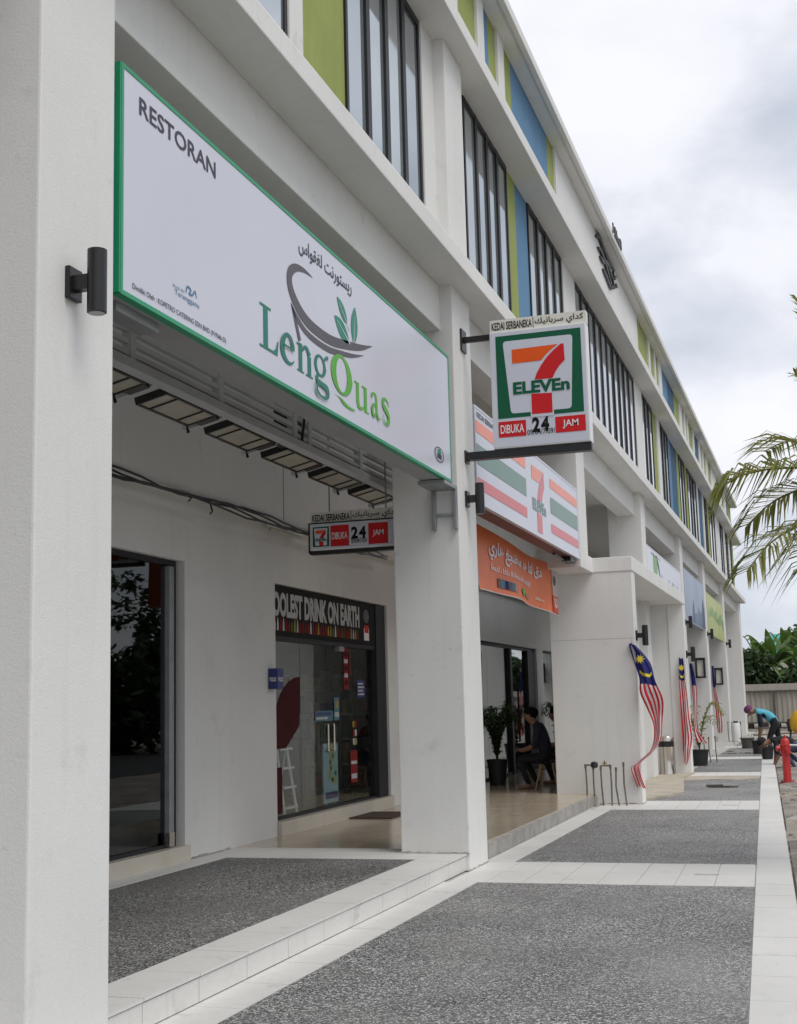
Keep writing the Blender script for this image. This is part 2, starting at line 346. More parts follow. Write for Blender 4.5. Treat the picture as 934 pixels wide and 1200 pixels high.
for k, (s, off) in STR.items():
    cu = bpy.data.curves.new('t', 'FONT'); cu.body = s; cu.offset = off; cu.resolution_u = 3; cu.fill_mode = 'FRONT'
    o = bpy.data.objects.new('t', cu); col.objects.link(o); _tmp.append((k, o, cu))
dg = bpy.context.evaluated_depsgraph_get(); dg.update()
for k, o, cu in _tmp:
    me = bpy.data.meshes.new_from_object(o.evaluated_get(dg))
    vs_ = [(v.co.x, v.co.y) for v in me.vertices]; fs_ = [tuple(p.vertices) for p in me.polygons]
    if vs_:
        x0 = min(a for a, b in vs_); x1 = max(a for a, b in vs_); y0 = min(b for a, b in vs_); y1 = max(b for a, b in vs_)
        TX[k] = ([((a-x0)/(x1-x0), (b-y0)/(y1-y0)) for a, b in vs_], fs_)
    else: TX[k] = ([], [])
    bpy.data.objects.remove(o); bpy.data.curves.remove(cu); bpy.data.meshes.remove(me)
def marks(n, seed, tall=.5):
    """letter-like stems and bowls for lettering too small to read, in a unit box"""
    rm = random.Random(seed); o = []; w_ = 1/n
    for i in range(n):
        x = i*w_; h = 1 if rm.random() < tall else .62; o.append(rect(x, 0, x+w_*.28, h)); k = rm.randint(0, 3)
        if k == 0: o.append(rect(x+w_*.281, h*.82, x+w_*.75, h)); o.append(rect(x+w_*.5, 0, x+w_*.75, h*.819))
        elif k == 1: o.append(rect(x+w_*.281, 0, x+w_*.75, .18)); o.append(rect(x+w_*.281, h*.45, x+w_*.7, h*.62))
        elif k == 2: o.append([(x+w_*.281, h*.4), (x+w_*.6, 0), (x+w_*.85, 0), (x+w_*.45, h*.55)]); o.append([(x+w_*.281, h*.56), (x+w_*.6, h), (x+w_*.8, h)])
    return o
def text(name, key, fr, d, mat, parent, u0, v0, u1, v1, skew=0):
    vs_, fs_ = TX[key]; m = MB(); m.add([fr(u0+a*(u1-u0), v0+b*(v1-v0)+skew*a, d) for a, b in vs_], fs_)
    return m.build(name, mat, parent)

# ------------------------------------------------------------------ layout constants (metres; +Y runs along the street, +X points to the road)
XF, XB, XW, XS = -3.155, -3.279, -3.275, -5.65
YE = 58.6
COLS = [(4.78, 5.43), (11.80, 12.47), (18.46, 19.12), (25.62, 26.25), (33.0, 33.65), (39.7, 40.4), (47.6, 48.4), (57.4, YE)]
Z1, Z1T, Z2, Z2T, Z3, Z3T = 5.53, 5.705, 8.085, 8.256, 9.76, 9.90
def kl(y): return -.172-.04015*y       # kerb strip, inner edge
def kr(y): return .135-.0409*y         # kerb strip, outer edge

# ------------------------------------------------------------------ ground
MB().box(-400, 400, -60, 900, -.62, -.12).build('ground', 'dirt')['kind'] = 'structure'
MB().prism([(5.5, -40), (13, -40), (13, 300), (5.5, 300)], -.1196, -.11).build('road', 'asphalt')['kind'] = 'structure'
pav = MB().prism([(-3.62, -4), (kr(-4), -4), (kr(35), 35), (-1.25, YE), (-3.62, YE)], -.5, -.008).build('pavement', 'grout'); pav['kind'] = 'structure'
PAN = [(1.0, 11.06), (12.50, 18.47), (20.06, 26.27), (27.6, 33.4), (34.6, 40.8), (42.0, 49.0)]
for i, (a, b) in enumerate(PAN):
    xl = -2.9 if i < 2 else -2.72
    m = MB().prism([(xl, a), (kl(a)-.004, a), (kl(b)-.004, b), (xl, b)], -.03, -.003)
    m.build('aggregate_panel', 'aggregate_dark', pav)
# tiles: shared unit mesh, scaled
def unit_tile(mat, bev=.004):
    m = MB().box(0, 1, 0, 1, 0, 1).build('tile', mat); me = m.data; bpy.data.objects.remove(m); return me
TILE, BEIGE, STONE = unit_tile('tile'), unit_tile('beige_tile'), unit_tile('beige_stone')
def tile(parent, x0, x1, y0, y1, z0, z1, me=TILE, name='tile', g=.003):
    o = link(name, me, parent); o.location = (x0+g, y0+g, z0+random.uniform(-.0006, .0006)); o.scale = (x1-x0-2*g, y1-y0-2*g, z1-z0); return o
def shear_tile(parent, p, z0, z1, mat='tile', name='tile'):
    return MB().prism(p, z0, z1).build(name, mat, parent)
y = 1.0
while y < 35:
    y1 = min(y+.6, 35); g = .003
    shear_tile(pav, [(kl(y+g)+g, y+g), (kr(y+g)-g, y+g), (kr(y1-g)-g, y1-g), (kl(y1-g)+g, y1-g)], -.05, .001+random.uniform(-.0008, .0008)); y = y1
for i in range(len(PAN)-1):
    a, b = PAN[i][1], PAN[i+1][0]; xs = -3.15 if i < 1 else (-3.15 if i == 1 else -2.95)
    for r in range(2):
        ya, yb = a+(b-a)*r/2, a+(b-a)*(r+1)/2; n = 8; xe = kl(b)-.006
        for k in range(n):
            px = lambda q, yy: xs+(kl(yy)-.004-xs)*q; g = .003
            shear_tile(pav, [(px(k/n, ya)+g, ya+g), (px((k+1)/n, ya)-g, ya+g), (px((k+1)/n, yb)-g, yb-g), (px(k/n, yb)+g, yb-g)], -.05, random.uniform(-.0008, .0008))
for a, b in ((1.0, 11.06), (12.5, 18.47)):
    n = max(1, round((b-a)/.6))
    for k in range(n): tile(pav, -3.2, -2.9, a+(b-a)*k/n, a+(b-a)*(k+1)/n, -.05, 0)
for o_, x, yy in ((0, -1.05, 11.75), (0, -1.35, 19.2)):
    MB().box(x-.1, x+.1, yy-.03, yy+.03, -.01, .004).build('drain_slot', 'grout', pav)
MB().prism([(-3.2, 19.9), (-2.72, 19.9), (-2.2, 21.5), (-2.35, 23.0), (-2.6, 25.5), (-2.55, 27.3), (-3.2, 27.3)], -.03, .03).build('porch_slab', 'sandy_concrete', pav)
MB().prism([(-2.7, 24.9), (-2.1, 25.2), (-1.6, 25.0), (-1.215, 25.4), (-1.24, 26.26), (-2.7, 26.26)], -.03, .006).build('mortar_screed', 'sandy_concrete', pav)

# raised arcade floor
arc = MB().prism([(-6.0, -4), (-3.22, -4), (-3.2, 12.47), (-3.25, 19.4), (-3.6, 19.5), (-3.6, YE), (-6.0, YE)], -.3, .14).build('arcade_floor', 'rough_concrete'); arc['kind'] = 'structure'
MB().box(-5.36, -3.53, 1, 11.33, .10, .147).build('aggregate_panel', 'aggregate_arcade', arc)
n = 18
for k in range(n):
    a, b = 1+(11.798-1)*k/n, 1+(11.798-1)*(k+1)/n
    tile(arc, -3.53, -3.178, a, b, .134, .15)
    if b < 10.65: tile(arc, -5.65, -5.36, a, b, .1, .15)
    tile(arc, -3.21, -3.186, a, b, .006, .127, name='riser_tile', g=.003)
for k in range(4): tile(arc, -5.65+2.12*k/4, -5.65+2.12*(k+1)/4, 11.33, 12.15, .1, .15)
tile(arc, -5.65, -5.36, 10.6, 11.33, .1, .15)
for r in range(13):
    for k in range(4):
        a, b = 12.15+.6*r, 12.15+.6*(r+1)
        x1 = -5.65+.6*(k+1)
        if k == 3: x1 = -3.27
        tile(arc, -5.65+.6*k, x1, a, b, .1, .15, BEIGE, g=.0015)
for r in range(12):
    for k in range(3): tile(arc, -5.65+.6*k, -5.65+.6*(k+1), 19.95+.6*r, 19.95+.6*(r+1), .1, .15, BEIGE, g=.0015)

for x0, x1, y0, y1, z0 in ((-3.83, -3.15, 11.765, 11.80, .15), (-3.156, -3.135, 11.8, 12.5, 0), (-3.85, -3.15, 11.75, 11.8, 0), (-5.65, -5.62, 11.1, 12.0, .15), (-2.585, -2.565, 19.44, 19.8, 0), (-3.2, -2.57, 19.42, 19.45, 0)):
    m = MB(); L_ = max(x1-x0, y1-y0); n_ = 14; rs_ = random.Random(int(x0*-100)); vs_ = []
    for i in range(n_+1):
        t = i/n_; w_ = rs_.uniform(.25, 1); h_ = rs_.uniform(.004, .022)
        if x1-x0 > y1-y0: px_ = x0+(x1-x0)*t; vs_ += [(px_, y1, z0), (px_, y1, z0+h_), (px_, y1-(y1-y0)*w_, z0+.002)]
        else: py_ = y0+(y1-y0)*t; sgn = x0 if x0 > -5 else x0; vs_ += [(x0, py_, z0), (x0, py_, z0+h_), (x0+(x1-x0)*w_, py_, z0+.002)]
    m.add(vs_, [f for i in range(n_) for f in ((3*i+1, 3*i+2, 3*i+5, 3*i+4),)]); m.build('mortar_smear', 'rough_concrete', pav if z0 == 0 else arc)

# ------------------------------------------------------------------ the building
bld = empty('shophouse_row', (0, 0, 0), 'long white three storey shophouse row with columns, ledges and green and blue painted panels', 'building')
for i, (a, b) in enumerate(COLS):
    MB().box(-3.81, XF, a, b, 3.615 if i == 2 else -.05, Z2+.002 if i < 2 else Z1+.002).build('column', 'plaster', bld, .012)
for i in range(len(COLS)-1):
    a, b = COLS[i][1], COLS[i+1][0]
    box('beam', 'plaster', bld, -3.62, XB, a-.02, b+.02, 5.083, Z1+.001, .01)
box('beam', 'plaster', bld, -3.62, XB, 0, COLS[0][0]+.02, 5.083, Z1+.001, .01)
for nm, z0, z1, xe in (('ledge', Z1, Z1T, -2.93), ('ledge', Z2, Z2T, -2.95)):
    box(nm, 'plaster', bld, -3.9, xe, 0, YE+.35, z0, z1, .012)
box('roof', 'plaster', bld, -16, -3.035, -6, YE+.35, Z3, Z3T, .012)
box('roof_drip', 'grey_paint_steel', bld, -3.13, -3.10, -6, YE+.3, Z3-.012, Z3+.002)
box('ceiling', 'soffit_plaster', bld, XS-.2, -3.60, -4, YE, 5.36, 5.50)
box('wall', 'plaster', bld, -3.62, -3.40, -6, YE, Z1T-.1, Z2+.05)
box('wall', 'plaster', bld, -3.62, -3.40, -6, YE, Z2T-.1, Z3+.05)
box('side_wall', 'plaster', bld, -15.9, -3.62, YE-.3, YE, 0, Z3+.03)
box('rear_wall', 'plaster', bld, -16.2, -15.9, -6, YE, 0, Z3+.03)

# first floor: (kind, y0, y1, panes)
FF = [('win', 3.4, 8.04, 8), ('white', 8.04, 8.30), ('green', 8.30, 9.28), ('win', 9.28, 11.40, 4), ('white', 11.40, 12.87), ('green', 12.87, 13.05), ('win', 13.05, 15.14, 4),
      ('green', 15.14, 15.65), ('blue', 15.65, 16.36), ('win', 16.36, 18.72, 4), ('white', 18.72, 19.75), ('win', 19.75, 23.1, 5), ('win', 23.1, 26.63, 5), ('white', 26.63, 27.81),
      ('win', 27.81, 29.75, 3), ('green', 29.75, 30.5), ('white', 30.5, 31.06), ('win', 31.06, 32.95, 3), ('blue', 32.95, 33.7), ('deep', 33.7, 35.11), ('green', 35.11, 35.7), ('win', 35.7, 37.18, 2),
      ('green', 37.18, 38.0), ('win', 38.0, 40.77, 3), ('white', 40.77, 41.19), ('deep', 41.19, 42.83), ('white', 42.83, 43.24), ('win', 43.24, 44.65, 2), ('green', 44.65, 45.72), ('win', 45.72, 48.02, 2),
      ('white', 48.02, 50.05), ('win', 50.05, 52.15, 2), ('white', 52.15, 53.17), ('win', 53.17, 54.9, 2), ('white', 54.9, 55.9), ('win', 55.9, 57.2, 2), ('green', 57.2, YE)]
UP = [('white', 3, 8.9), ('blue', 8.9, 11.0), ('white', 11.0, 12.9), ('green', 12.9, 13.79), ('white', 13.79, 14.12), ('blue', 14.12, 14.45), ('green', 14.45, 14.82), ('white', 14.82, 15.17), ('green', 15.17, 15.68),
      ('blue', 15.68, 18.05), ('green', 18.05, 18.51), ('white', 18.51, 27.71), ('green', 27.71, 29.64), ('white', 29.64, 29.97), ('green', 29.97, 30.79), ('white', 30.79, 31.05), ('green', 31.05, 31.6), ('white', 31.6, 32.29),
      ('blue', 32.29, 33.76), ('deep', 33.76, 35.34), ('green', 35.34, 36.52), ('white', 36.52, 37.24), ('green', 37.24, 37.8), ('white', 37.8, 38.3), ('green', 38.3, 38.7), ('white', 38.7, 39.13), ('green', 39.13, 40.58), ('white', 40.58, 41.06),
      ('deep', 41.06, 42.62), ('white', 42.62, 43.3), ('green', 43.3, 43.9), ('white', 43.9, 44.5), ('green', 44.5, 45.25), ('white', 45.25, 46.2), ('green', 46.2, 47.47), ('white', 47.47, 50), ('green', 50, 51.2), ('white', 51.2, 52.5), ('green', 52.5, 53.8),
      ('white', 53.8, 55.2), ('deep', 55.2, 56.4), ('green', 56.4, YE)]
PAINT = {'green': 'green_paint', 'blue': 'blue_paint', 'deep': 'deep_blue_paint'}
def storey(segs, z0, z1):
    for s in segs:
        k, a, b = s[:3]
        if k == 'white': box('wall_panel', 'plaster', bld, -3.405, XW, a, b, z0-.03, z1+.03)
        elif k == 'win':
            n = s[3]; fr = MB(); dx0, dx1 = -3.385, -3.29
            fr.box(dx0, dx1, a+.002, a+.05, z0-.02, z1-.001); fr.box(dx0, dx1, b-.05, b-.002, z0-.02, z1-.001); fr.box(dx0, dx1+.004, a+.05, b-.05, z1-.07, z1-.002); fr.box(dx0, dx1+.004, a+.05, b-.05, z0-.02, z0+.05)
            wn = fr.build('window', 'frame_dark', bld)
            for i in range(n):
                ya, yb = a+.03+(b-a-.06)*i/n, a+.03+(b-a-.06)*(i+1)/n
                p = MB().box(-.005, 0, 0, yb-ya, z0-.02, z1-.01).build('pane', 'window_glass%d' % random.choice((0, 0, 1, 2)), wn); p.location = (-3.308+random.uniform(-.002, .002), ya, 0); p.rotation_euler = (0, 0, rad(random.uniform(-.15, .15)))
                if i: box('mullion', 'frame_dark', wn, -3.385, -3.282, ya-.045, ya+.045, z0-.02, z1-.003)
        else: box('painted_panel', PAINT[k], bld, -3.405, -3.31, a, b, z0-.03, z1+.03)
storey(FF, Z1T, Z2); storey(UP, Z2T, Z3)
box('sill_wall', 'plaster', bld, -3.405, -3.30, 0, 3.4, Z1T-.02, Z2+.02)

# metal calligraphy on the blank parapet, small letters on the roof edge
lg = empty('wall_lettering', (XW, 23.3, 9.4), 'black metal calligraphy emblem fixed to the blank white parapet', 'emblem'); fr = facade(XW)
def strip3d(name, polys, fr, d0, d1, mat, parent):
    m = MB()
    for p in polys:
        n = len(p); m.add([fr(u, v, d0) for u, v in p]+[fr(u, v, d1) for u, v in p], [tuple(range(n)), tuple(range(n, 2*n))[::-1]]+[(i, (i+1) % n, n+(i+1) % n, n+i) for i in range(n)])
    return m.build(name, mat, parent)
for s in ([(22.15, 9.62, .05), (22.5, 9.72, .16), (22.9, 9.66, .12), (23.6, 9.62, .1), (24.3, 9.66, .04)], [(22.3, 9.46, .03), (22.6, 9.5, .12), (23.0, 9.44, .1), (23.4, 9.32, .1), (23.7, 9.2, .03)],
          [(22.5, 9.36, .03), (22.9, 9.38, .1), (23.3, 9.5, .1), (23.7, 9.46, .09), (24.1, 9.34, .03)], [(22.8, 9.22, .03), (23.1, 9.2, .08), (23.5, 9.14, .06), (23.7, 9.1, .02)],
          [(24.1, 9.58, .06), (24.25, 9.5, .08), (24.4, 9.54, .07), (24.45, 9.6, .03)], [(24.0, 9.3, .05), (24.15, 9.26, .05)], [(24.4, 9.42, .06), (24.55, 9.41, .06)], [(23.8, 9.22, .05), (23.95, 9.2, .05)]): keep(strip3d('calligraphy', stroke([(a, b, c*.62) for a, b, c in s], 6), fr, .006, .045, 'black_metal', lg))

rl = empty('roof_letters', (-3.04, 23.2, Z3T), 'small dark letters standing on the roof edge above the emblem', 'lettering')
keep(strip3d('letters', into(marks(5, 8, .8), 22.7, Z3T-.05, 23.8, Z3T+.13), facade(-3.03), 0, .02, 'black_metal', rl))

# ------------------------------------------------------------------ arcade wall, shops
W = 'arcade_plaster'
def wall(y0, y1, z0, z1, x1=XS): box('shop_wall', W, bld, XS-.2, x1, y0, y1, z0, z1)
wall(-4, 5.6, .1, 5.36); wall(5.6, 11.06, 2.90, 3.52); wall(11.06, 13.21, .1, 3.52); wall(13.21, 17.11, 2.87, 3.52); wall(17.11, 21.3, .1, 3.52); wall(21.3, 27.05, 2.60, 3.52); wall(27.05, 27.7, .1, 3.52)
wall(27.7, 29.6, 2.60, 3.52); wall(29.6, YE-.3, .1, 3.52)
box('wall_beam', W, bld, XS-.2, XS+.16, 5.6, YE-.3, 3.52, 5.36, .008)
box('wall_joint', 'frame_dark', bld, XS+.15, XS+.162, 13.1, 13.112, 3.54, 5.1)
box('wall_plinth', 'beige_stone', bld, XS-.19, XS+.03, 5.6, 11.12, .14, .285); box('wall_plinth', 'beige_stone', bld, XS-.19, XS+.05, 13.22, 17.1, .14, .30)
for r in range(6): pass
# dark interiors
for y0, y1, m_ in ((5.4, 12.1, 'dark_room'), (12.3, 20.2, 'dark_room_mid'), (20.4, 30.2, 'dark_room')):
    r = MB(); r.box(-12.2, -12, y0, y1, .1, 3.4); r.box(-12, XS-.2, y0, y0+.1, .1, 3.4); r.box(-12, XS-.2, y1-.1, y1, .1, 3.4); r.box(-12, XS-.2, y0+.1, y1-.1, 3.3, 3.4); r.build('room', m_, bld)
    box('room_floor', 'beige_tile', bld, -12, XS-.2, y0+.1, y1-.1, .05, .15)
def shopfront(y0, y1, z0, z1, xs, frame_w, parts, glass='shop_glass', door=None):
    m = MB(); x0, x1 = XS-.14, XS-.06
    m.box(x0, x1, y0, y0+frame_w, z0, z1); m.box(x0, x1, y1-frame_w, y1, z0, z1); m.box(x0, x1-.003, y0+frame_w, y1-frame_w, z1-frame_w, z1); m.box(x0, x1-.003, y0+frame_w, y1-frame_w, z0, z0+.03)
    sf = m.build('shopfront', 'frame_dark', bld)
    ys = [y0+frame_w]+list(xs)+[y1-frame_w]
    for i in range(len(ys)-1): box('pane', glass, sf, -.006+XS-.1, XS-.1, ys[i]+(.006 if i else 0), ys[i+1]-.006, z0+.03, parts)
    return sf
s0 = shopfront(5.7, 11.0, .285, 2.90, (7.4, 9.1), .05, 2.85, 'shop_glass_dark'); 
box('door_edge', 'galvanised', s0, XS-.13, XS-.055, 10.86, 10.95, .29, 2.84)
box('lock', 'steel_polished', s0, XS-.06, XS-.02, 10.80, 10.90, .30, .42)
s1 = shopfront(13.21, 17.11, .30, 2.87, (14.15, 15.0, 15.95), .0, 2.30); 
box('frame_post', 'frame_dark', s1, XS-.14, XS-.03, 16.72, 17.10, .30, 2.865); box('frame_post', 'frame_dark', s1, XS-.14, XS-.05, 13.215, 13.27, .30, 2.3)
box('frame_head', 'frame_dark', s1, XS-.14, XS-.05, 13.215, 16.72, 2.25, 2.865)
fr = facade(XS-.05)
hd = box('header_panel', 'text_black', s1, XS-.05, XS-.04, 13.23, 16.7, 2.30, 2.855)
fr = facade(XS-.04)
text('lettering', 'cool', fr, .003, 'shaded_white', s1, 13.24, 2.51, 16.08, 2.79)
ks = ['shaded_red', 'shaded_red', 'shaded_green', 'shaded_yellow', 'shaded_white']
for i in range(34):
    a = 13.26+i*.0825; h = random.uniform(.11, .15); sheet('drink_picture', [[(a, 2.36), (a+.055, 2.36), (a+.05, 2.36+h*.6), (a+.036, 2.36+h), (a+.02, 2.36+h), (a+.006, 2.36+h*.6)]], fr, .003, random.choice(ks), s1)
sheet('cup_picture', [rect(16.25, 2.36, 16.45, 2.52)], fr, .003, 'text_white', s1); sheet('cup_picture', [rect(16.27, 2.46, 16.43, 2.56)], fr, .005, 'logo_red', s1); sheet('cup_picture', [disc(16.35, 2.68, .11, .09)], fr, .003, 'print_grey', s1)
# film on the glass: the big red curve and small posters
fg = facade(XS-.098)
red = [(13.29, 1.06), (13.70, 1.06), (14.10, 1.30), (14.14, 1.55), (14.14, 1.86)]+[(14.14-.85*math.sin(k*math.pi/16), 1.86-.8*(1-math.cos(k*math.pi/16))) for k in range(1, 8)]
sheet('red_film', [red], fg, .003, 'maroon', s1); sheet('red_film', [rect(13.29, .36, 13.58, .86)], fg, .003, 'maroon', s1)
sheet('poster', [rect(14.6, 1.34, 15.2, 1.46)], fg, .003, 'dull_blue', s1); sheet('poster', [rect(15.24, 1.34, 15.42, 1.62)], fg, .003, 'dull_blue', s1)
sheet('poster', [rect(15.60, 1.72, 15.78, 2.25)], fg, .003, 'shaded_red', s1); sheet('poster', [rect(15.82, 1.9, 15.86, 2.2)], fg, .003, 'shaded_red', s1)
sheet('poster', [rect(15.8, .55, 16.05, .95)], fg, .003, 'shaded_red', s1); sheet('poster', [rect(15.82, .60, 16.03, .66), rect(15.82, .78, 16.03, .82)], fg, .005, 'shaded_white', s1)
sheet('poster', [rect(16.1, 1.62, 16.4, 1.84)], fg, .003, 'navy_sign', s1)
for k in range(5): sheet('poster_print', [rect(15.625, 1.78+.09*k, 15.755, 1.83+.09*k)], fg, .0045, 'shaded_white' if k % 2 else 'maroon', s1)
sheet('poster_print', [rect(14.63, 1.36, 15.0, 1.385)], fg, .0045, 'shaded_white', s1); sheet('poster_print', [rect(14.63, 1.405, 15.15, 1.44)], fg, .0045, 'navy_sign', s1); sheet('poster_print', [rect(15.26, 1.38, 15.40, 1.44)], fg, .0045, 'shaded_white', s1); sheet('poster_print', [disc(15.33, 1.54, .05, .05)], fg, .0045, 'shaded_yellow', s1)
for k in range(4): sheet('poster_print', [rect(16.13, 1.65+.045*k, 16.37-.05*(k % 2), 1.67+.045*k)], fg, .0045, 'shaded_white', s1)
for k in range(6): sheet('glass_sticker', [rect(15.90+.08*(k % 2), 1.02+.11*(k//2), 15.965+.08*(k % 2), 1.10+.11*(k//2))], fg, .003, ('shaded_white', 'shaded_yellow', 'shaded_red')[k % 3], s1)
for hy in (14.90, 15.10): MB().tube([(XS-.085, hy, .98), (XS-.045, hy, .98), (XS-.045, hy, 1.30), (XS-.085, hy, 1.30)], .013, 8).build('door_handle', 'steel_polished', s1)
box('door_closer', 'galvanised', s1, XS-.11, XS-.05, 15.35, 15.52, 2.19, 2.25)
s2 = shopfront(21.4, 27.04, .16, 2.60, (23.1, 24.8), .06, 2.54)
for yy in (24.75, 26.35): box('frame_post', 'frame_dark', s2, XS-.14, XS-.04, yy, yy+(.16 if yy < 25 else .62), .16, 2.54)
MB().tube([(XS-.09, 25.3, .75), (XS-.03, 25.3, .75), (XS-.03, 25.3, 1.75), (XS-.09, 25.3, 1.75)], .02, 8).build('door_handle', 'black_metal', s2)
s3 = shopfront(27.74, 29.55, .16, 2.60, (28.6,), .04, 2.56)

# ------------------------------------------------------------------ porch over the pavement
def pb(n, *a, b=.012): return box(n, 'plaster', bld, *a, b)
pb('porch_wall', -3.84, -2.58, 19.45, 19.80, -.05, 3.40)
box('porch_wall_joint', 'grout', bld, -3.83, -2.579, 19.4485, 19.46, 2.398, 2.404)
pb('porch_corbel', -3.82, -3.15, 18.45, 19.46, 3.39, 3.62)
pb('porch_canopy', -3.86, -2.565, 19.435, 27.33, 3.395, 3.615)
box('porch_back_wall', 'plaster', bld, -3.60, -3.30, 19.80, 27.0, -.05, 3.40)
box('porch_end_wall', 'plaster', bld, -3.60, -2.90, 27.0, 27.25, -.05, 3.40)
pb('porch_post', -2.90, -2.58, 26.97, 27.32, -.05, 3.40)

# ------------------------------------------------------------------ big restaurant sign
def lightbox(name, y0, y1, z0, z1, x0, x1, edge, label, cat='sign', under='sign_back', lip=.02):
    r = empty(name, (x0, (y0+y1)/2, z0), label, cat)
    keep(MB().box(x0, x1-.02, y0, y1, z0, z1).build('box', 'sign_back', r))
    if under != 'sign_back': keep(MB().box(x0+.004, x1-.055, y0+.004, y1-.004, z0-.004, z0-.0005).build('underside', under, r))
    m = MB(); m.box(x1-.05, x1, y0-.004, y0+lip, z0-.004, z1+.004); m.box(x1-.05, x1, y1-lip, y1+.004, z0-.004, z1+.004); m.box(x1-.05, x1, y0+lip, y1-lip, z0-.004, z0+lip); m.box(x1-.05, x1, y0+lip, y1-lip, z1-lip, z1+.004)
    keep(m.build('edge_frame', edge, r))
    keep(MB().box(x1-.021, x1-.004, y0+lip-.002, y1-lip+.002, z0+lip-.002, z1-lip+.002).build('face', 'sign_vinyl', r))
    return r
rs = lightbox('restaurant_sign', 5.50, 11.60, 3.55, 4.76, -3.40, XF, 'sign_green', 'large white restaurant sign with green edge and bowl logo on the nearest bay')
F = facade(XF-.004)
keep(MB().box(-3.40, -3.157, 5.484, 5.495, 3.55, 4.76).build('edge_frame', 'sign_green', rs))
def T(*a, **k): return keep(text(*a, **k))
def S(*a): return keep(sheet(*a))
T('lettering', 'restoran', F, .003, 'print_dark', rs, 5.68, 4.56, 6.58, 4.66)
T('lettering', 'owner', F, .003, 'print_dark', rs, 5.617, 3.598, 6.706, 3.636)
T('lettering', 'tourism', F, .003, 'print_blue', rs, 6.07, 3.705, 6.36, 3.745)
S('lettering', into(marks(10, 3), 6.05, 3.752, 6.19, 3.768), F, .003, 'print_blue', rs)
S('emblem', stroke([(6.2, 3.76, .008), (6.22, 3.80, .012), (6.26, 3.79, .012), (6.24, 3.765, .01), (6.28, 3.77, .012), (6.31, 3.80, .01), (6.33, 3.765, .006)]), F, .003, 'print_blue', rs)
T('lettering', 'arab_rest', F, .003, 'print_dark', rs, 7.856, 4.53, 8.905, 4.665)
bowl = stroke([(8.118, 4.441, .0), (7.95, 4.443, .03), (7.80, 4.415, .055), (7.70, 4.35, .08), (7.69, 4.27, .09), (7.76, 4.19, .09), (7.92, 4.115, .085), (8.12, 4.083, .08), (8.45, 4.085, .075), (8.8, 4.14, .065), (9.1, 4.20, .045), (9.375, 4.282, .0)], 10)
bowl += stroke([(7.703, 4.15, .0), (7.79, 4.08, .045), (7.95, 4.02, .045), (8.156, 4.0, .045), (8.4, 4.005, .045), (8.613, 4.035, .04), (8.9, 4.085, .03), (9.167, 4.154, .0)], 8)
bowl += stroke([(7.703, 4.15, .0), (7.77, 4.06, .04), (7.853, 3.924, .05)], 4)
S('bowl_logo', bowl, F, .003, 'print_grey', rs)
def leaf(b, t, wd, side=0):
    (x0, y0), (x1, y1) = b, t; dx, dy = x1-x0, y1-y0; px, py = -dy, dx; o = []
    for s in (1, -1):
        rng = range(0, 11) if s == 1 else range(9, 0, -1)
        for k in rng:
            q = k/10; ww = wd*math.sin(math.pi*q**.9)**.8 if 0 < q < 1 else 0; o.append((x0+dx*q+px*ww*s, y0+dy*q+py*ww*s))
    return o
lv = [leaf((8.80, 4.305), (8.584, 4.45), .19), leaf((8.83, 4.165), (8.525, 4.291), .2), leaf((8.93, 4.185), (8.975, 4.483), .24)]
S('leaf_logo', lv, F, .003, 'print_leaf', rs)
S('leaf_vein', stroke([(8.845, 4.26, .012), (8.62, 4.42, .004)], 3)+stroke([(8.845, 4.16, .014), (8.58, 4.27, .004)], 3)+stroke([(8.925, 4.19, .014), (8.955, 4.40, .004)], 3), F, .005, 'sign_vinyl', rs)
# serif letters drawn with pen strokes in a unit box
def serif(x, y, w_=.28, t=.055): return [rect(x-w_/2, y, x+w_/2, y+t)]
GL = {}
GL['L'] = [rect(.22, 0, .46, 1)]+serif(.33, .95, .62)+[[(0, 0), (1.0, 0), (1.06, .34), (1.0, .34), (.9, .14), (.75, .06), (0, .055)]]
def ring(cx, cy, rx, ry, th, tv, n=28):
    o = []
    for k in range(n):
        a0, a1 = 2*math.pi*k/n, 2*math.pi*(k+1)/n
        f = lambda a, r: (cx+(rx-(th if r else 0))*math.cos(a), cy+(ry-(tv if r else 0))*math.sin(a))
        o.append([f(a0, 0), f(a1, 0), f(a1, 1), f(a0, 1)])
    return o
GL['e'] = stroke([(.97, .2, .04), (.75, .05, .09), (.45, .06, .16), (.17, .28, .27), (.16, .62, .27), (.4, .93, .12), (.68, .9, .14), (.83, .68, .2), (.84, .56, .2)], 8)+[rect(.2, .5, .93, .57)]
GL['n'] = [rect(.1, 0, .32, .95), rect(.66, 0, .88, .72)]+serif(.21, 0, .42)+serif(.77, 0, .44)+[[(-.02, .95), (.32, 1.0), (.32, .9), (-.02, .89)]]+stroke([(.3, .72, .05), (.42, .9, .12), (.6, .95, .14), (.77, .74, .22)], 6)
GL['g'] = ring(.42, .70, .40, .24, .17, .05)+stroke([(.70, .86, .06), (.82, .95, .07), (.97, .97, .09)], 4)+stroke([(.3, .48, .07), (.14, .41, .1), (.2, .33, .12), (.5, .30, .12), (.82, .27, .14), (.9, .15, .14), (.7, .04, .07), (.35, .03, .06), (.1, .1, .12), (.1, .22, .1), (.25, .3, .06)], 8)
GL['Q'] = ring(.5, .56, .5, .46, .24, .06)
GL['tail'] = stroke([(0, .85, .0), (.3, .75, .14), (.55, .3, .3), (.8, .2, .3), (1, .35, .0)], 8)
GL['u'] = [rect(.1, .25, .31, 1), rect(.66, 0, .87, 1), rect(.87, 0, 1.0, .06)]+[rect(-.02, .93, .31, 1), rect(.52, .93, .87, 1)]+stroke([(.205, .3, .21), (.26, .1, .2), (.42, .05, .12), (.6, .14, .06), (.68, .25, .04)], 6)
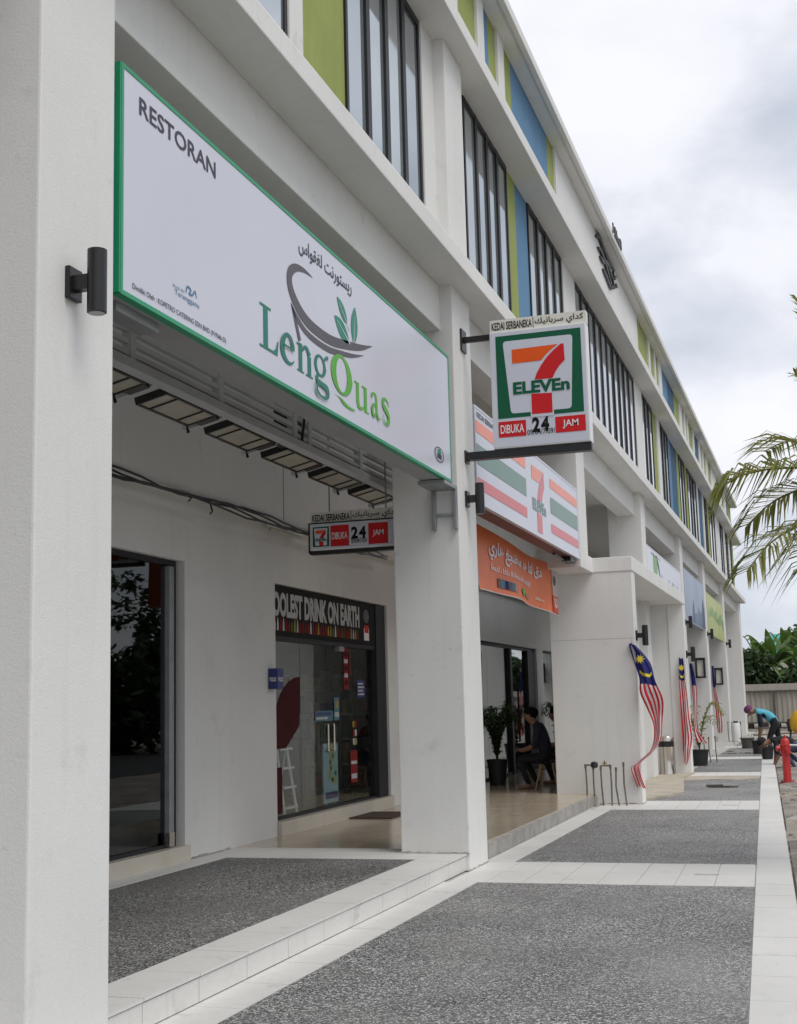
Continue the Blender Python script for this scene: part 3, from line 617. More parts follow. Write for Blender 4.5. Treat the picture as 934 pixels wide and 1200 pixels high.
GL['a'] = [rect(.55, .1, .78, .72)]+stroke([(.665, .7, .23), (.6, .88, .18), (.4, .95, .08), (.18, .86, .14), (.14, .74, .16)], 6)+stroke([(.6, .56, .06), (.3, .46, .15), (.15, .28, .22), (.24, .08, .18), (.45, .08, .08), (.6, .2, .05)], 6)+stroke([(.66, .15, .2), (.8, .03, .12), (1, .06, .03)], 4)
GL['s'] = stroke([(.86, .72, .05), (.8, .88, .08), (.5, .95, .09), (.2, .84, .2), (.22, .66, .24), (.55, .52, .24), (.82, .34, .24), (.78, .13, .2), (.48, .04, .09), (.2, .1, .07), (.1, .3, .05)], 8)
for ch, b, mt in (('L', (7.19, 3.722, 7.47, 4.003), 'print_teal'), ('e', (7.515, 3.716, 7.755, 3.918), 'print_teal'), ('n', (7.80, 3.713, 8.085, 3.913), 'print_teal'), ('g', (8.105, 3.615, 8.38, 3.94), 'print_teal'),
                  ('Q', (8.431, 3.70, 8.875, 4.02), 'print_lime'), ('tail', (8.48, 3.655, 8.93, 3.715), 'print_lime'), ('u', (8.93, 3.708, 9.245, 3.905), 'print_lime'), ('a', (9.285, 3.712, 9.505, 3.915), 'print_lime'), ('s', (9.55, 3.71, 9.76, 3.93), 'print_lime')):
    # overlapping strokes of one letter sit at stepped depths so no two faces share a plane
    m = MB()
    for i, p in enumerate(into(GL[ch], *b)): m.add([F(u, v, .003+.00012*i) for u, v in p], [tuple(range(len(p)))])
    keep(m.build('letter', mt, rs))
S('seal', [disc(11.19, 3.74, .10, .075)], F, .003, 'sign_vinyl', rs); S('seal', ring(11.19, 3.74, .15, .07, .02, .01), F, .004, 'print_grey', rs); S('seal', [rect(11.12, 3.70, 11.26, 3.745)], F, .005, 'print_dark', rs); S('seal', [disc(11.19, 3.765, .06, .03)], F, .005, 'print_leaf', rs)
# its steel bracket on the second column
br = MB(); br.box(-3.42, -3.16, 11.36, 11.79, 3.505, 3.545)
for x in (-3.40, -3.19): br.box(x, x+.03, 11.74, 11.795, 3.13, 3.505)
br.box(-3.37, -3.19, 11.755, 11.79, 3.26, 3.285)
keep(br.build('wall_bracket', 'galvanised', rs, .004))
for y0 in (5.7,): keep(MB().box(-3.36, -3.24, 5.6, 6.05, 3.50, 3.548).build('support_angle', 'galvanised', rs))

# ------------------------------------------------------------------ convenience store fascia sign
fs = lightbox('store_fascia_sign', 12.56, 18.42, 3.50, 4.50, -3.40, -3.158, 'sign_vinyl', 'long white fascia sign with faded orange, green and red stripes in the second bay', under='sign_underside', lip=.02)
F2 = facade(-3.162)
for mt, a0, a1 in (('faded_orange', 4.23, 4.355), ('faded_green', 3.90, 4.11), ('faded_red', 3.645, 3.765)): S('stripe', [rect(12.6, a0, 14.94, a1)], F2, .003, mt, fs); S('stripe', [rect(16.40, a0-.005, 18.36, a1-.005)], F2, .003, mt, fs)
def seven(u0, v0, u1, v1, fr, d, parent, orange, red, green, white, bgw=True, key='eleven'):
    q = lambda pl: into(pl, u0, v0, u1, v1)
    diag = [(.735, .83), (.66, .78), (.59, .72), (.53, .655)]
    S('logo_bar', q([[(.19, .65), (.53, .655)]+diag[:-1][::-1]+[(.19, .82)]]), fr, d, orange, parent)
    redp = [(.80, .83), (.765, .83), (.68, .765), (.60, .69), (.53, .60), (.475, .51), (.445, .43), (.655, .43), (.69, .50), (.74, .57), (.805, .63)]
    S('logo_stroke', q([redp]), fr, d, red, parent); S('logo_stroke', q([[(.40, .02), (.64, .02), (.64, .255), (.40, .265)]]), fr, d, red, parent)
    T('lettering', key, fr, d+.002, green, parent, u0+.19*(u1-u0), v0+.272*(v1-v0), u0+.85*(u1-u0), v0+.422*(v1-v0))
seven(15.05, 3.53, 16.25, 4.52, F2, .003, fs, 'faded_orange', 'faded_red', 'faded_green', 'sign_vinyl')
T('lettering', 'kedai', F2, .003, 'print_grey', fs, 12.65, 4.39, 13.6, 4.45)
keep(MB().box(-3.33, -3.20, 17.9, 18.3, 3.43, 3.498).build('fixing', 'black_metal', fs)); keep(MB().tube([(-3.30, 17.2, 3.46), (-3.30, 18.0, 3.45)], .02, 6).build('fixing', 'black_metal', fs))

# blade sign on the second column, facing the walker
def blade(name, x0, x1, z0, z1, Y, dep, label, cap):
    r = empty(name, (x0, Y, z0), label, 'sign')
    keep(MB().box(x0, x1, Y+.004, Y+dep, z0, z1).build('box', 'white_paint', r, .006)); keep(MB().box(x0+.012, x1-.012, Y, Y+.01, z0+.012, z1-.012).build('face', 'sign_vinyl', r))
    keep(MB().box(x0-.0, x1+.004, Y+.03, Y+dep-.03, z1+.002, z1+cap).build('name_plate', 'ivory', r))
    G = facing(Y+.03); xm = x0+(x1-x0)*.46; h = cap
    T('lettering', 'kedai', G, .003, 'text_black', r, x0+.02, z1+.02, xm-.015, z1+h-.025); S('divider', [rect(xm-.004, z1+.01, xm+.002, z1+h-.01)], G, .003, 'text_black', r)
    T('lettering', 'arab_kedai', G, .003, 'text_black', r, xm+.015, z1+.015, x1-.02, z1+h-.02); return r
bs = blade('store_blade_sign', -2.86, -1.915, 3.925, 5.085, 12.07, .16, 'square green, white and red store sign standing out from the second column', .125)
G = facing(12.07); gx0, gx1, gz0, gz1 = -2.80, -1.965, 4.215, 5.035
S('green_field', [rect(gx0, gz0, gx1, gz1)], G, .003, 'logo_green', bs)
tz = []
C4 = [(.085, .93), (.905, .93), (.86, .05), (.155, .05)]
for i, (cx, cy) in enumerate(C4):
    a, b = C4[i-1], C4[(i+1) % 4]
    for k in range(6):
        t = k/5; e1 = Vector((a[0]-cx, a[1]-cy)).normalized()*.045; e2 = Vector((b[0]-cx, b[1]-cy)).normalized()*.045; p = Vector((cx, cy))
        q = (p+e1)*(1-t)**2+p*2*t*(1-t)+(p+e2)*t*t; tz.append((q.x, q.y))
S('white_field', into([tz], gx0, gz0, gx1, gz1), G, .005, 'sign_vinyl', bs)
S('white_field', into([rect(.385, -.0, .655, .28)], gx0, gz0-.012, gx1, gz1), G, .006, 'sign_vinyl', bs)
seven(gx0, gz0, gx1, gz1, G, .008, bs, 'logo_orange', 'logo_red', 'logo_green', 'sign_vinyl')
for u0, u1, k in ((-2.80, -2.53, 'dibuka'), (-2.245, -1.955, 'jam')):
    S('red_field', [rect(u0, 4.03, u1, 4.185)], G, .003, 'logo_red', bs); T('lettering', k, G, .006, 'text_white', bs, u0+.02+(.05 if k == 'jam' else 0), 4.065, u1-.02-(.05 if k == 'jam' else 0), 4.15)
T('lettering', '2', G, .003, 'text_black', bs, -2.47, 4.055, -2.395, 4.20); T('lettering', '4', G, .003, 'text_black', bs, -2.385, 4.055, -2.305, 4.20); T('lettering', 'date', G, .005, 'text_black', bs, -2.52, 4.03, -2.25, 4.085)
for q in ((-3.14, -1.915, 12.10, 12.20, 3.845, 3.922, -3.158, -3.135, 12.08, 12.22, 3.82, 3.94), (-3.14, -2.86, 12.12, 12.17, 5.03, 5.085, -3.158, -3.135, 12.06, 12.24, 4.94, 5.16)): keep(MB().box(*q[:6]).box(*q[6:]).build('bracket', 'black_metal', bs, .004))
# small hanging sign in the arcade
hs = blade('store_hanging_sign', -4.79, -3.84, 3.055, 3.33, 12.1, .14, 'small horizontal store sign hung under the arcade ceiling with red boxes', .115)
keep(MB().box(-4.80, -3.83, 12.12, 12.22, 3.02, 3.052).build('bottom_rail', 'black_metal', hs)); keep(MB().box(-4.80, -3.83, 12.095, 12.2, 3.322, 3.334).build('top_rail', 'black_metal', hs)); keep(MB().box(-4.802, -4.79, 12.095, 12.2, 3.03, 3.33).build('side_rail', 'black_metal', hs))
G2 = facing(12.1); S('green_field', [rect(-4.755, 3.09, -4.58, 3.29)], G2, .003, 'logo_green', hs); S('white_field', into([tz], -4.755, 3.09, -4.58, 3.29), G2, .005, 'sign_vinyl', hs)
seven(-4.755, 3.09, -4.58, 3.29, G2, .008, hs, 'logo_orange', 'logo_red', 'logo_green', 'sign_vinyl')
for u0, u1, k in ((-4.565, -4.37, 'dibuka'), (-4.165, -3.96, 'jam')):
    S('red_field', [rect(u0, 3.085, u1, 3.295)], G2, .003, 'logo_red', hs); T('lettering', k, G2, .006, 'text_white', hs, u0+.015+(.03 if k == 'jam' else 0), 3.155, u1-.015-(.03 if k == 'jam' else 0), 3.225)
T('lettering', '2', G2, .003, 'text_black', hs, -4.345, 3.15, -4.275, 3.27); T('lettering', '4', G2, .003, 'text_black', hs, -4.265, 3.15, -4.19, 3.27); T('lettering', 'date', G2, .005, 'text_black', hs, -4.345, 3.105, -4.18, 3.155)
for x in (-4.6, -4.0): keep(MB().tube([(x, 12.17, 3.44), (x, 12.17, 5.37)], .008, 6).build('hanger_rod', 'galvanised', hs))

# orange banner, gently sagging cloth
bn = empty('orange_banner', (-3.62, 16.5, 3.0), 'orange printed cloth banner with white lettering hung below the fascia sign', 'banner')
def bx(u, v): return -3.64+.03*math.sin(u*1.7)+.025*(1-v)*math.sin(u*3.1+1)
def bz(u, v):
    a = (u-14.4)/4.65; top = 3.555-.06*a-.05*math.sin(math.pi*a); bot = 2.79-.05*a+.04*math.sin(math.pi*a); return bot+(top-bot)*v
BU0, BU1 = 14.4, 19.05
def bsheet(name, polys, d, mt):
    m = MB()
    for p in polys: m.add([(bx(BU0+u*(BU1-BU0), v)+d, BU0+u*(BU1-BU0), bz(BU0+u*(BU1-BU0), v)) for u, v in p], [tuple(range(len(p)))])
    return keep(m.build(name, mt, bn))
m = MB(); nu, nv = 40, 6
m.add([(bx(BU0+(BU1-BU0)*i/nu, j/nv), BU0+(BU1-BU0)*i/nu, bz(BU0+(BU1-BU0)*i/nu, j/nv)) for j in range(nv+1) for i in range(nu+1)], [(j*(nu+1)+i, j*(nu+1)+i+1, (j+1)*(nu+1)+i+1, (j+1)*(nu+1)+i) for j in range(nv) for i in range(nu)])
keep(m.build('cloth', 'banner_orange', bn, smooth=True))
def btext(key, mt, u0, v0, u1, v1, d=.012):
    vs_, fs_ = TX[key]; m = MB(); pts = []
    for a, b in vs_:
        u, v = u0+a*(u1-u0), v0+b*(v1-v0); Y_ = BU0+u*(BU1-BU0); pts.append((bx(Y_, v)+d, Y_, bz(Y_, v)))
    m.add(pts, fs_); return keep(m.build('lettering', mt, bn))
btext('arab_ban', 'text_white', .10, .52, .78, .86); bsheet('lettering', into(marks(26, 5, .7), .12, .36, .64, .46), .013, 'text_white'); bsheet('lettering', into(marks(5, 6, .5), .70, .16, .80, .22), .013, 'text_white')
def cells(u0, v0, u1, v1, n=6): return [rect(u0+(u1-u0)*i/n, v0, u0+(u1-u0)*(i+1)/n, v1) for i in range(n)]
bsheet('white_corner', cells(.905, .36, .985, .97, 3), .012, 'flag_white'); bsheet('red_corner', cells(.9, .03, .985, .36, 3), .012, 'banner_red'); btext('u', 'text_white', .92, .12, .965, .32, .016)
[bsheet('picture', [c_], .012, ('print_grey', 'dull_blue', 'flag_blue', 'grey_cloth', 'dull_blue', 'pink_cloth')[k_]) for k_, c_ in enumerate(cells(.19, .11, .40, .26))]; bsheet('picture', [disc(.50, .18, .035, .075)], .012, 'print_lime'); bsheet('picture', cells(.555, .10, .62, .20, 2), .012, 'pink_cloth'); bsheet('picture', [disc(.935, .66, .02, .1)], .015, 'print_grey')
bsheet('hem', cells(0, -.005, 1, .015, 30), .010, 'flag_white')
for y_, z_ in ((14.4, 3.55), (19.05, 3.49)): keep(MB().tube([(bx(y_, 1), y_, z_), (-3.5, y_+(-1.93 if y_ < 15 else .42), z_+.04)], .006, 5).build('tie_cord', 'flag_white', bn))

# far signs
pm('far_blue_light', (.36, .43, .56), .4, .12, .6); pm('far_navy', (.045, .075, .15), .4, .2, .6); pm('pale_green_print', (.24, .42, .16), .45, .25, 1.2); pm('emblem_green', (.22, .42, .16), .45, .1, 2)
f4 = lightbox('white_shop_sign', 26.30, 32.95, 3.72, 4.58, -3.30, -3.158, 'sign_vinyl', 'white sign with green emblem and dark blue lettering beyond the porch', lip=.02); F3 = facade(-3.162)
S('emblem', [[(27.35, 4.02), (27.75, 3.98), (28.0, 4.15), (28.05, 4.44), (27.9, 4.50), (27.35, 4.48)]], F3, .003, 'emblem_green', f4); S('emblem', stroke([(28.0, 4.44, .05), (28.2, 4.32, .12), (28.35, 4.2, .10), (28.5, 3.98, .05)], 5), F3, .005, 'print_dark', f4)
S('lettering', into(marks(11, 21, .6), 28.75, 3.93, 32.6, 4.17), F3, .003, 'navy_sign', f4); S('lettering', into(marks(9, 22, .6), 27.0, 4.46, 28.6, 4.51), F3, .003, 'print_grey', f4)
f5 = lightbox('blue_sign', 33.75, 39.65, 3.47, 4.80, -3.30, -3.158, 'far_blue_light', 'pale blue shop sign with a dark blue lower part on the fifth bay', lip=.02)
S('pale_field', [rect(33.8, 3.5, 39.6, 4.77)], F3, .003, 'far_blue_light', f5)
S('dark_picture', [[(34.6, 3.5), (34.9, 3.62), (35.6, 3.68), (36.0, 4.12), (36.15, 4.12), (36.3, 3.78), (37.2, 3.82), (37.6, 4.02), (38.0, 3.86), (38.7, 4.0), (39.0, 4.34), (39.25, 4.36), (39.6, 4.05), (39.6, 3.5)]], F3, .006, 'far_blue_sign', f5); S('dark_picture', [[(35.8, 3.5), (36.02, 4.06), (36.14, 4.06), (36.3, 3.5)]], F3, .008, 'far_navy', f5); S('dark_picture', [[(38.5, 3.5), (39.02, 4.28), (39.22, 4.28), (39.55, 3.9), (39.55, 3.5)]], F3, .008, 'far_navy', f5)
f6 = lightbox('pale_green_sign', 40.5, 47.5, 3.43, 4.68, -3.30, -3.158, 'far_green_sign', 'yellow green shop sign with leafy green picture on the sixth bay', lip=.02)
S('green_field', [rect(40.6, 3.46, 47.4, 4.65)], F3, .003, 'far_green_sign', f6)
rq = random.Random(9)
for k in range(9): S('leafy_picture', [disc(41.3+.72*k, 4.05+rq.uniform(-.1, .15), rq.uniform(.25, .45), rq.uniform(.10, .24), 9)], F3, .006+.0006*k, 'pale_green_print', f6)

# ------------------------------------------------------------------ arcade fittings
tr = empty('steel_light_truss', (-4.1, 9, 3.7), 'grey steel truss with long rails hung behind the restaurant sign', 'truss')
keep(MB().box(-4.16, -4.06, 5.5, 15.5, 3.68, 3.745).build('bottom_rail', 'grey_paint_steel', tr, .004))
for z in (3.79, 3.865, 3.945, 4.02): keep(MB().box(-4.13, -4.09, 5.5, 15.5, z-.017, z+.017).build('rail', 'grey_paint_steel', tr))
for yy in (6.0, 7.27, 8.58, 10.02, 10.35, 11.68, 13.0): keep(MB().box(-4.14, -4.075, yy-.035, yy+.035, 3.746, 4.9).build('post', 'grey_paint_steel', tr))
keep(MB().box(-4.3, -4.12, 10.07, 10.26, 3.72, 4.4).build('junction_box', 'black_metal', tr)); keep(MB().tube([(-4.06, 10.12, 4.3), (-4.05, 10.16, 4.05), (-4.05, 10.14, 3.9), (-4.1, 10.2, 3.72)], .012, 6).build('cable', 'black_metal', tr))
for yy in (7.2, 9.5, 11.9): keep(MB().tube([(-4.11, yy, 4.9), (-4.11, yy, 5.37)], .015, 6).build('hanger_rod', 'galvanised', tr))
FLN = ['nearest', 'second nearest', 'third', 'fourth', 'fifth', 'farthest']
for i in range(6):
    yy = 7.35+1.1*i
    fl = empty('flood_lamp', (-4.37, yy, 3.69), '%s of the six unlit rectangular flood lamps below the steel truss' % FLN[i], 'lamp', 'flood lamps in a row below the truss')
    fl.rotation_euler = (0, rad(-13), 0)
    m = MB(); m.box(-.13, .13, -.40, .40, .022, .05); m.box(-.13, .13, -.40, -.382, -.005, .022); m.box(-.13, .13, .382, .40, -.005, .022); m.box(-.13, -.112, -.382, .382, -.005, .022); m.box(.112, .13, -.382, .382, -.005, .022); m.build('housing', 'black_metal', fl)
    MB().box(-.111, .111, -.381, .381, .004, .02).build('diffuser', 'lamp_glass', fl)
    for q in (-.22, .20): MB().box(-.111, .111, q-.008, q+.008, -.006, .003).build('rib', 'black_metal', fl)
    MB().tube([(-.15, .44, -.04), (-.15, .44, .03), (.15, .44, .05), (.15, .44, -.01)], .014, 4).build('bracket', 'black_metal', fl); MB().box(-.06, .10, .40, .50, .0, .07).build('driver_box', 'black_metal', fl)
    MB().box(-.22, .28, .50, .55, .01, .05).build('arm', 'grey_paint_steel', fl)
cb = empty('cable_run', (XS+.13, 11, 3.5), 'sagging black cables along the top of the arcade wall', 'cables')
random.seed(3)
for k in range(4):
    pts = [(XS+.18+.012*k, 8.5+i*.35, 3.50+.03*math.sin(i*.7+k*1.3)-.018*k+random.uniform(-.012, .012)) for i in range(24)]
    keep(MB().tube(pts, .011, 6).build('cable', 'black_metal', cb))
for y_, z_ in ((10.75, 3.42), (11.2, 3.36)): keep(MB().tube([(XS+.19, y_, 3.5), (XS+.2, y_+.05, z_+.03), (XS+.19, y_+.02, z_)], .009, 5).build('cable_end', 'black_metal', cb))
bt = empty('batten_lamp', (XS+.16, 13.3, 3.42), 'short white tube lamp on the arcade wall beside the hanging sign', 'lamp')
keep(MB().box(XS+.05, XS+.11, 12.9, 13.8, 3.45, 3.519).build('housing', 'white_paint', bt)); keep(MB().tube([(XS+.08, 12.92, 3.43), (XS+.08, 13.78, 3.43)], .016, 8).build('tube', 'lamp_glass', bt))
bt2 = empty('batten_lamp', (-4.1, 14.3, 3.4), 'white tube lamp under the arcade right of the hanging sign', 'lamp')
keep(MB().box(-4.35, -4.28, 13.2, 14.6, 3.32, 3.37).build('housing', 'white_paint', bt2)); keep(MB().tube([(-4.315, 13.25, 3.30), (-4.315, 14.55, 3.30)], .016, 8).build('tube', 'lamp_glass', bt2)); keep(MB().tube([(-4.315, 13.9, 3.37), (-4.315, 13.9, 5.37)], .008, 5).build('hanger_rod', 'galvanised', bt2))
ps = empty('police_point_box', (XS, 13.0, 1.82), 'small navy box sign beside the store entrance', 'sign')
keep(MB().box(XS+.002, XS+.11, 13.0, 13.16, 1.71, 1.93).build('box', 'navy_sign', ps, .004)); T('lettering', 'polis', facing(13.0), .003, 'text_white', ps, XS+.02, 1.79, XS+.095, 1.835); T('lettering', 'polis', facade(XS+.11), .003, 'text_white', ps, 13.02, 1.79, 13.14, 1.835)
dm = MB().box(-5.62, -5.05, 15.3, 16.2, .151, .165).build('door_mat', 'mat_brown'); tag(dm, 'thin brown door mat on the beige tiles at the store entrance', 'mat')

# wall lamps
def wall_lamp(x, y, z, label, r=.045, h=.30):
    o = empty('wall_lamp', (x, y, z), label, 'lamp', 'black cylinder lamps on the columns')
    MB().box(0, .025, -.055, .055, -.075, .075).build('wall_plate', 'black_metal', o, .004); MB().box(.02, .10, -.028, .028, -.035, .035).build('arm', 'black_metal', o, .004)
    MB().lathe((.135, 0, -h/2), [(r*.85, .0), (r, .002), (r, h-.002), (r*.9, h)], 20).build('tube', 'black_metal', o, smooth=True); MB().lathe((.135, 0, -h/2-.003), [(r*.82, 0), (r*.82, .002)], 16).build('lens', 'galvanised', o)
    return o
wall_lamp(XF, 5.05, 3.45, 'black cylinder up and down lamp on the nearest column'); wall_lamp(XF, 12.1, 3.46, 'black cylinder lamp on the second column below the blade sign')
wall_lamp(-2.58, 19.6, 2.44, 'black cylinder lamp at the corner of the porch wall above the large flag'); wall_lamp(-2.58, 27.15, 2.38, 'black cylinder lamp on the far porch post above a flag')
wall_lamp(XF, 33.35, 3.38, 'black cylinder lamp on the column right of the white shop sign'); wall_lamp(XF, 40.05, 3.38, 'black cylinder lamp on the column between the blue and yellow green signs'); wall_lamp(XF, 48.0, 3.38, 'black cylinder lamp on the column right of the yellow green sign')
wall_lamp(XF, 29.5, 3.5, 'short black spot lamp half hidden between the porch post and the white shop sign')
def lantern(x, y, z, label):
    o = empty('lantern', (x, y, z), label, 'lantern', 'box lanterns on the far columns'); s = .115; m = MB()
    for a in (-s, s):
        for b in (-s, s): m.box(a-.022, a+.022, b-.022, b+.022, 0, .48)
    m.box(-s-.03, s+.03, -s-.03, s+.03, .48, .54); m.box(-s-.03, s+.03, -s-.03, s+.03, -.05, 0); m.build('frame', 'black_metal', o); MB().box(-s+.03, s-.03, -s+.03, s-.03, .01, .47).build('glass', 'ivory', o)
    MB().box(-.05, .05, s+.02, s+.12, .3, .5).build('wall_arm', 'black_metal', o)
lantern(-3.36, 39.42, 2.12, 'black framed box lantern on the column below the blue sign'); lantern(-3.42, 47.32, 1.98, 'black framed box lantern on the column below the yellow green sign')

# things inside the store window
ld = empty('step_ladder', (-6.3, 14.3, .15), 'white step ladder standing inside the store window', 'ladder')
m = MB()
for y_ in (-.19, .19): m.tube([(-5.95, 14.35+y_, .15), (-6.08, 14.35+y_*.8, 1.05)], .02, 6); m.tube([(-6.28, 14.35+y_, .15), (-6.08, 14.35+y_*.8, 1.05)], .015, 6)
keep(m.build('frame', 'white_paint', ld))
for z in (.35, .58, .8, 1.02): keep(MB().box(-6.04-.15*(z-.15)*.5, -5.93-.15*(z-.15)*.6, 14.17, 14.53, z, z+.025).build('tread', 'white_paint', ld))
st = empty('poster_stand', (-5.95, 15.5, .15), 'narrow pale blue poster stand with yellow pictures behind the store glass', 'poster stand')
keep(MB().box(-5.87, -5.85, 15.12, 15.62, .34, 1.06).build('board', 'poster_blue', st)); keep(sheet('picture', [disc(15.19+random.uniform(0, .35), .6+.07*k, .05, .045, 10) for k in range(7)], facade(-5.85), .004, 'poster_yellow', st)); keep(sheet('picture', [disc(15.19+random.uniform(0, .35), .62+.07*k, .03, .03, 10) for k in range(6)], facade(-5.85), .006, 'logo_green', st)); keep(sheet('picture', [rect(15.16, .39, 15.58, .47)], facade(-5.85), .004, 'navy_sign', st))
keep(MB().tube([(-5.86, 15.22, .15), (-5.86, 15.22, .36)], .01, 6).tube([(-5.86, 15.5, .15), (-5.86, 15.5, .36)], .01, 6).build('feet', 'white_paint', st))
ct = empty('checkout_counter', (-7.4, 16.6, .15), 'dark checkout counter deep inside the store', 'counter'); keep(MB().box(-7.6, -7.1, 15.6, 17.6, .15, 1.05).build('body', 'dark_room', ct)); keep(MB().box(-7.65, -7.05, 15.55, 17.65, 1.05, 1.1).build('top', 'frame_dark', ct))
GM = {}
for nm_, c_ in (('goods_red', (.45, .04, .03)), ('goods_yellow', (.6, .45, .06)), ('goods_green', (.08, .3, .08)), ('goods_blue', (.06, .16, .42)), ('goods_white', (.7, .7, .68))):
    pm(nm_, c_, .45, .25, 14); q_ = MB().box(0, 1, 0, 1, 0, 1).build('goods', nm_); GM[nm_] = q_.data; bpy.data.objects.remove(q_)
for i, (x0, x1, yy) in enumerate(((-8.1, -6.95, 18.3), (-6.8, -5.95, 18.3))):
    sh = empty('goods_shelf', ((x0+x1)/2, yy, .15), ('shelf of packed goods facing the store door, deeper in the shop', 'shelf of packed goods facing the store door, close to the glass')[i], 'shelf', 'shelves of goods in the store'); rg = random.Random(i+30)
    keep(MB().box(x0, x1, yy+.4, yy+.44, .15, 2.0).build('back', 'white_paint', sh))
    for k in range(5):
        z = .3+.36*k; keep(MB().box(x0, x1, yy, yy+.4, z, z+.03).build('shelf_board', 'white_paint', sh)); x = x0+.02
        while x < x1-.12:
            w_ = rg.uniform(.07, .15); h_ = rg.uniform(.15, .29); o = keep(link('goods', GM[rg.choice(list(GM))], sh)); o.location = (x, yy+.02, z+.0305); o.scale = (w_-.012, .3, h_); x += w_
# ------------------------------------------------------------------ plants
def quad_leaf(m, base, tip, wd, up, mi=0, bend=0.):
    b, t = Vector(base), Vector(tip); d_ = t-b; s = d_.cross(up)
    if s.length < 1e-6: s = Vector((1, 0, 0))
    s = s.normalized()*wd/2; mid = b+d_*.45+up*bend
    m.add([b-s*.35, b+s*.35, mid+s, mid-s, t], [(0, 1, 2, 3), (3, 2, 4)], mi)
def frond(m, pts, n, ll, wd, droop=.35, mi=0, rach=.014, seed=0, twist=0):
    rnd = random.Random(seed); s = [Vector(p) for p in spline([tuple(p) for p in pts], 12)]
    m.tube(s[::3]+[s[-1]] if (len(s)-1) % 3 else s[::3], [rach*(1-.75*i/(len(s)//3)) for i in range(len(s[::3])+(1 if (len(s)-1) % 3 else 0))], 5, mi)
    for k in range(n):
        t = .1+.9*k/n; i = min(int(t*(len(s)-1)), len(s)-2); p = s[i].lerp(s[i+1], t*(len(s)-1)-i); tg = (s[i+1]-s[i]).normalized()
        side = tg.cross(Vector((0, 0, 1))); side = side.normalized() if side.length > 1e-4 else Vector((1, 0, 0))
        L_ = ll*(math.sin(math.pi*min(1, .12+t*.8))**.6)*rnd.uniform(.8, 1.1)
        for sg in (-1, 1):
            di = (side*sg*.72+tg*rnd.uniform(.45, .75)+Vector((0, 0, 1))*rnd.uniform(.05, .3)).normalized()
            a = p+di*L_*.5; b = p+di*L_+Vector((0, 0, -1))*L_*droop*rnd.uniform(.6, 1.4)
            sd = di.cross(Vector((0, 0, 1))); sd = (sd.normalized() if sd.length > 1e-3 else side)*wd/2*rnd.uniform(.8, 1.15)
            sd = sd+Vector((0, 0, 1))*wd*rnd.uniform(-.3, .3)
            m.add([p-sd*.5, p+sd*.5, a+sd, a-sd, b], [(0, 1, 2, 3), (3, 2, 4)], mi)
pl = empty('palm_tree', (.45, 12.6, -.12), 'young feather palm whose fronds hang into the picture from the right', 'palm tree')
keep(MB().tube([(.5, 12.65, -.15), (.47, 12.62, 1.2), (.43, 12.55, 2.6), (.4, 12.5, 3.25)], [.16, .12, .11, .09], 12).build('trunk', 'bark', pl, smooth=True))
pc = (.4, 12.5, 3.25)
FR = [[pc, (.15, 12.3, 3.35), (-.05, 12.15, 3.32), (-.35, 12.0, 3.12), (-.5, 11.95, 2.95)], [pc, (.05, 12.7, 3.42), (-.3, 12.9, 3.36), (-.58, 13.0, 3.15)]]
FR = [[pc, (.11, 12.45, 3.53), (-.23, 12.4, 3.58), (-.55, 12.35, 3.54), (-.74, 12.33, 3.44)], [pc, (0., 12.2, 3.05), (-.33, 11.9, 2.85), (-.56, 11.75, 2.58)], [pc, (.26, 12.6, 4.2), (.14, 12.7, 4.9), (.03, 12.8, 5.3)],
      [pc, (.13, 12.8, 3.75), (-.12, 13.2, 3.98), (-.40, 13.5, 3.95)], [pc, (.15, 12.1, 3.0), (.05, 11.8, 2.8), (0., 11.6, 2.55)], [pc, (.25, 12.4, 3.95), (.1, 12.3, 4.28), (-.04, 12.25, 4.42)],
      [pc, (.8, 12.6, 3.9), (1.4, 12.7, 4.0), (2.0, 12.8, 3.6)], [pc, (.5, 13, 3.9), (.7, 13.7, 4.1), (.8, 14.4, 3.7)], [pc, (.55, 12, 3.8), (.8, 11.4, 4.0), (1.0, 10.8, 3.6)], [pc, (.9, 12.9, 3.5), (1.5, 13.3, 3.3), (1.9, 13.6, 2.6)], [pc, (.9, 12.1, 3.4), (1.4, 11.7, 3.1), (1.7, 11.4, 2.5)], [pc, (.6, 12.6, 4.3), (.9, 12.7, 5.0), (1.3, 12.8, 5.3)]]+FR[1:]
for i, f_pts in enumerate(FR):
    m = MB(); frond(m, f_pts, 46 if i not in (2, 5) else 26, .58 if i not in (2, 5) else .26, .024, (.62, .4, .2, .4, .5, .2)[i] if i < 6 else .5, 0, .016, i)
    keep(m.build('frond', 'palm_leaf', pl))

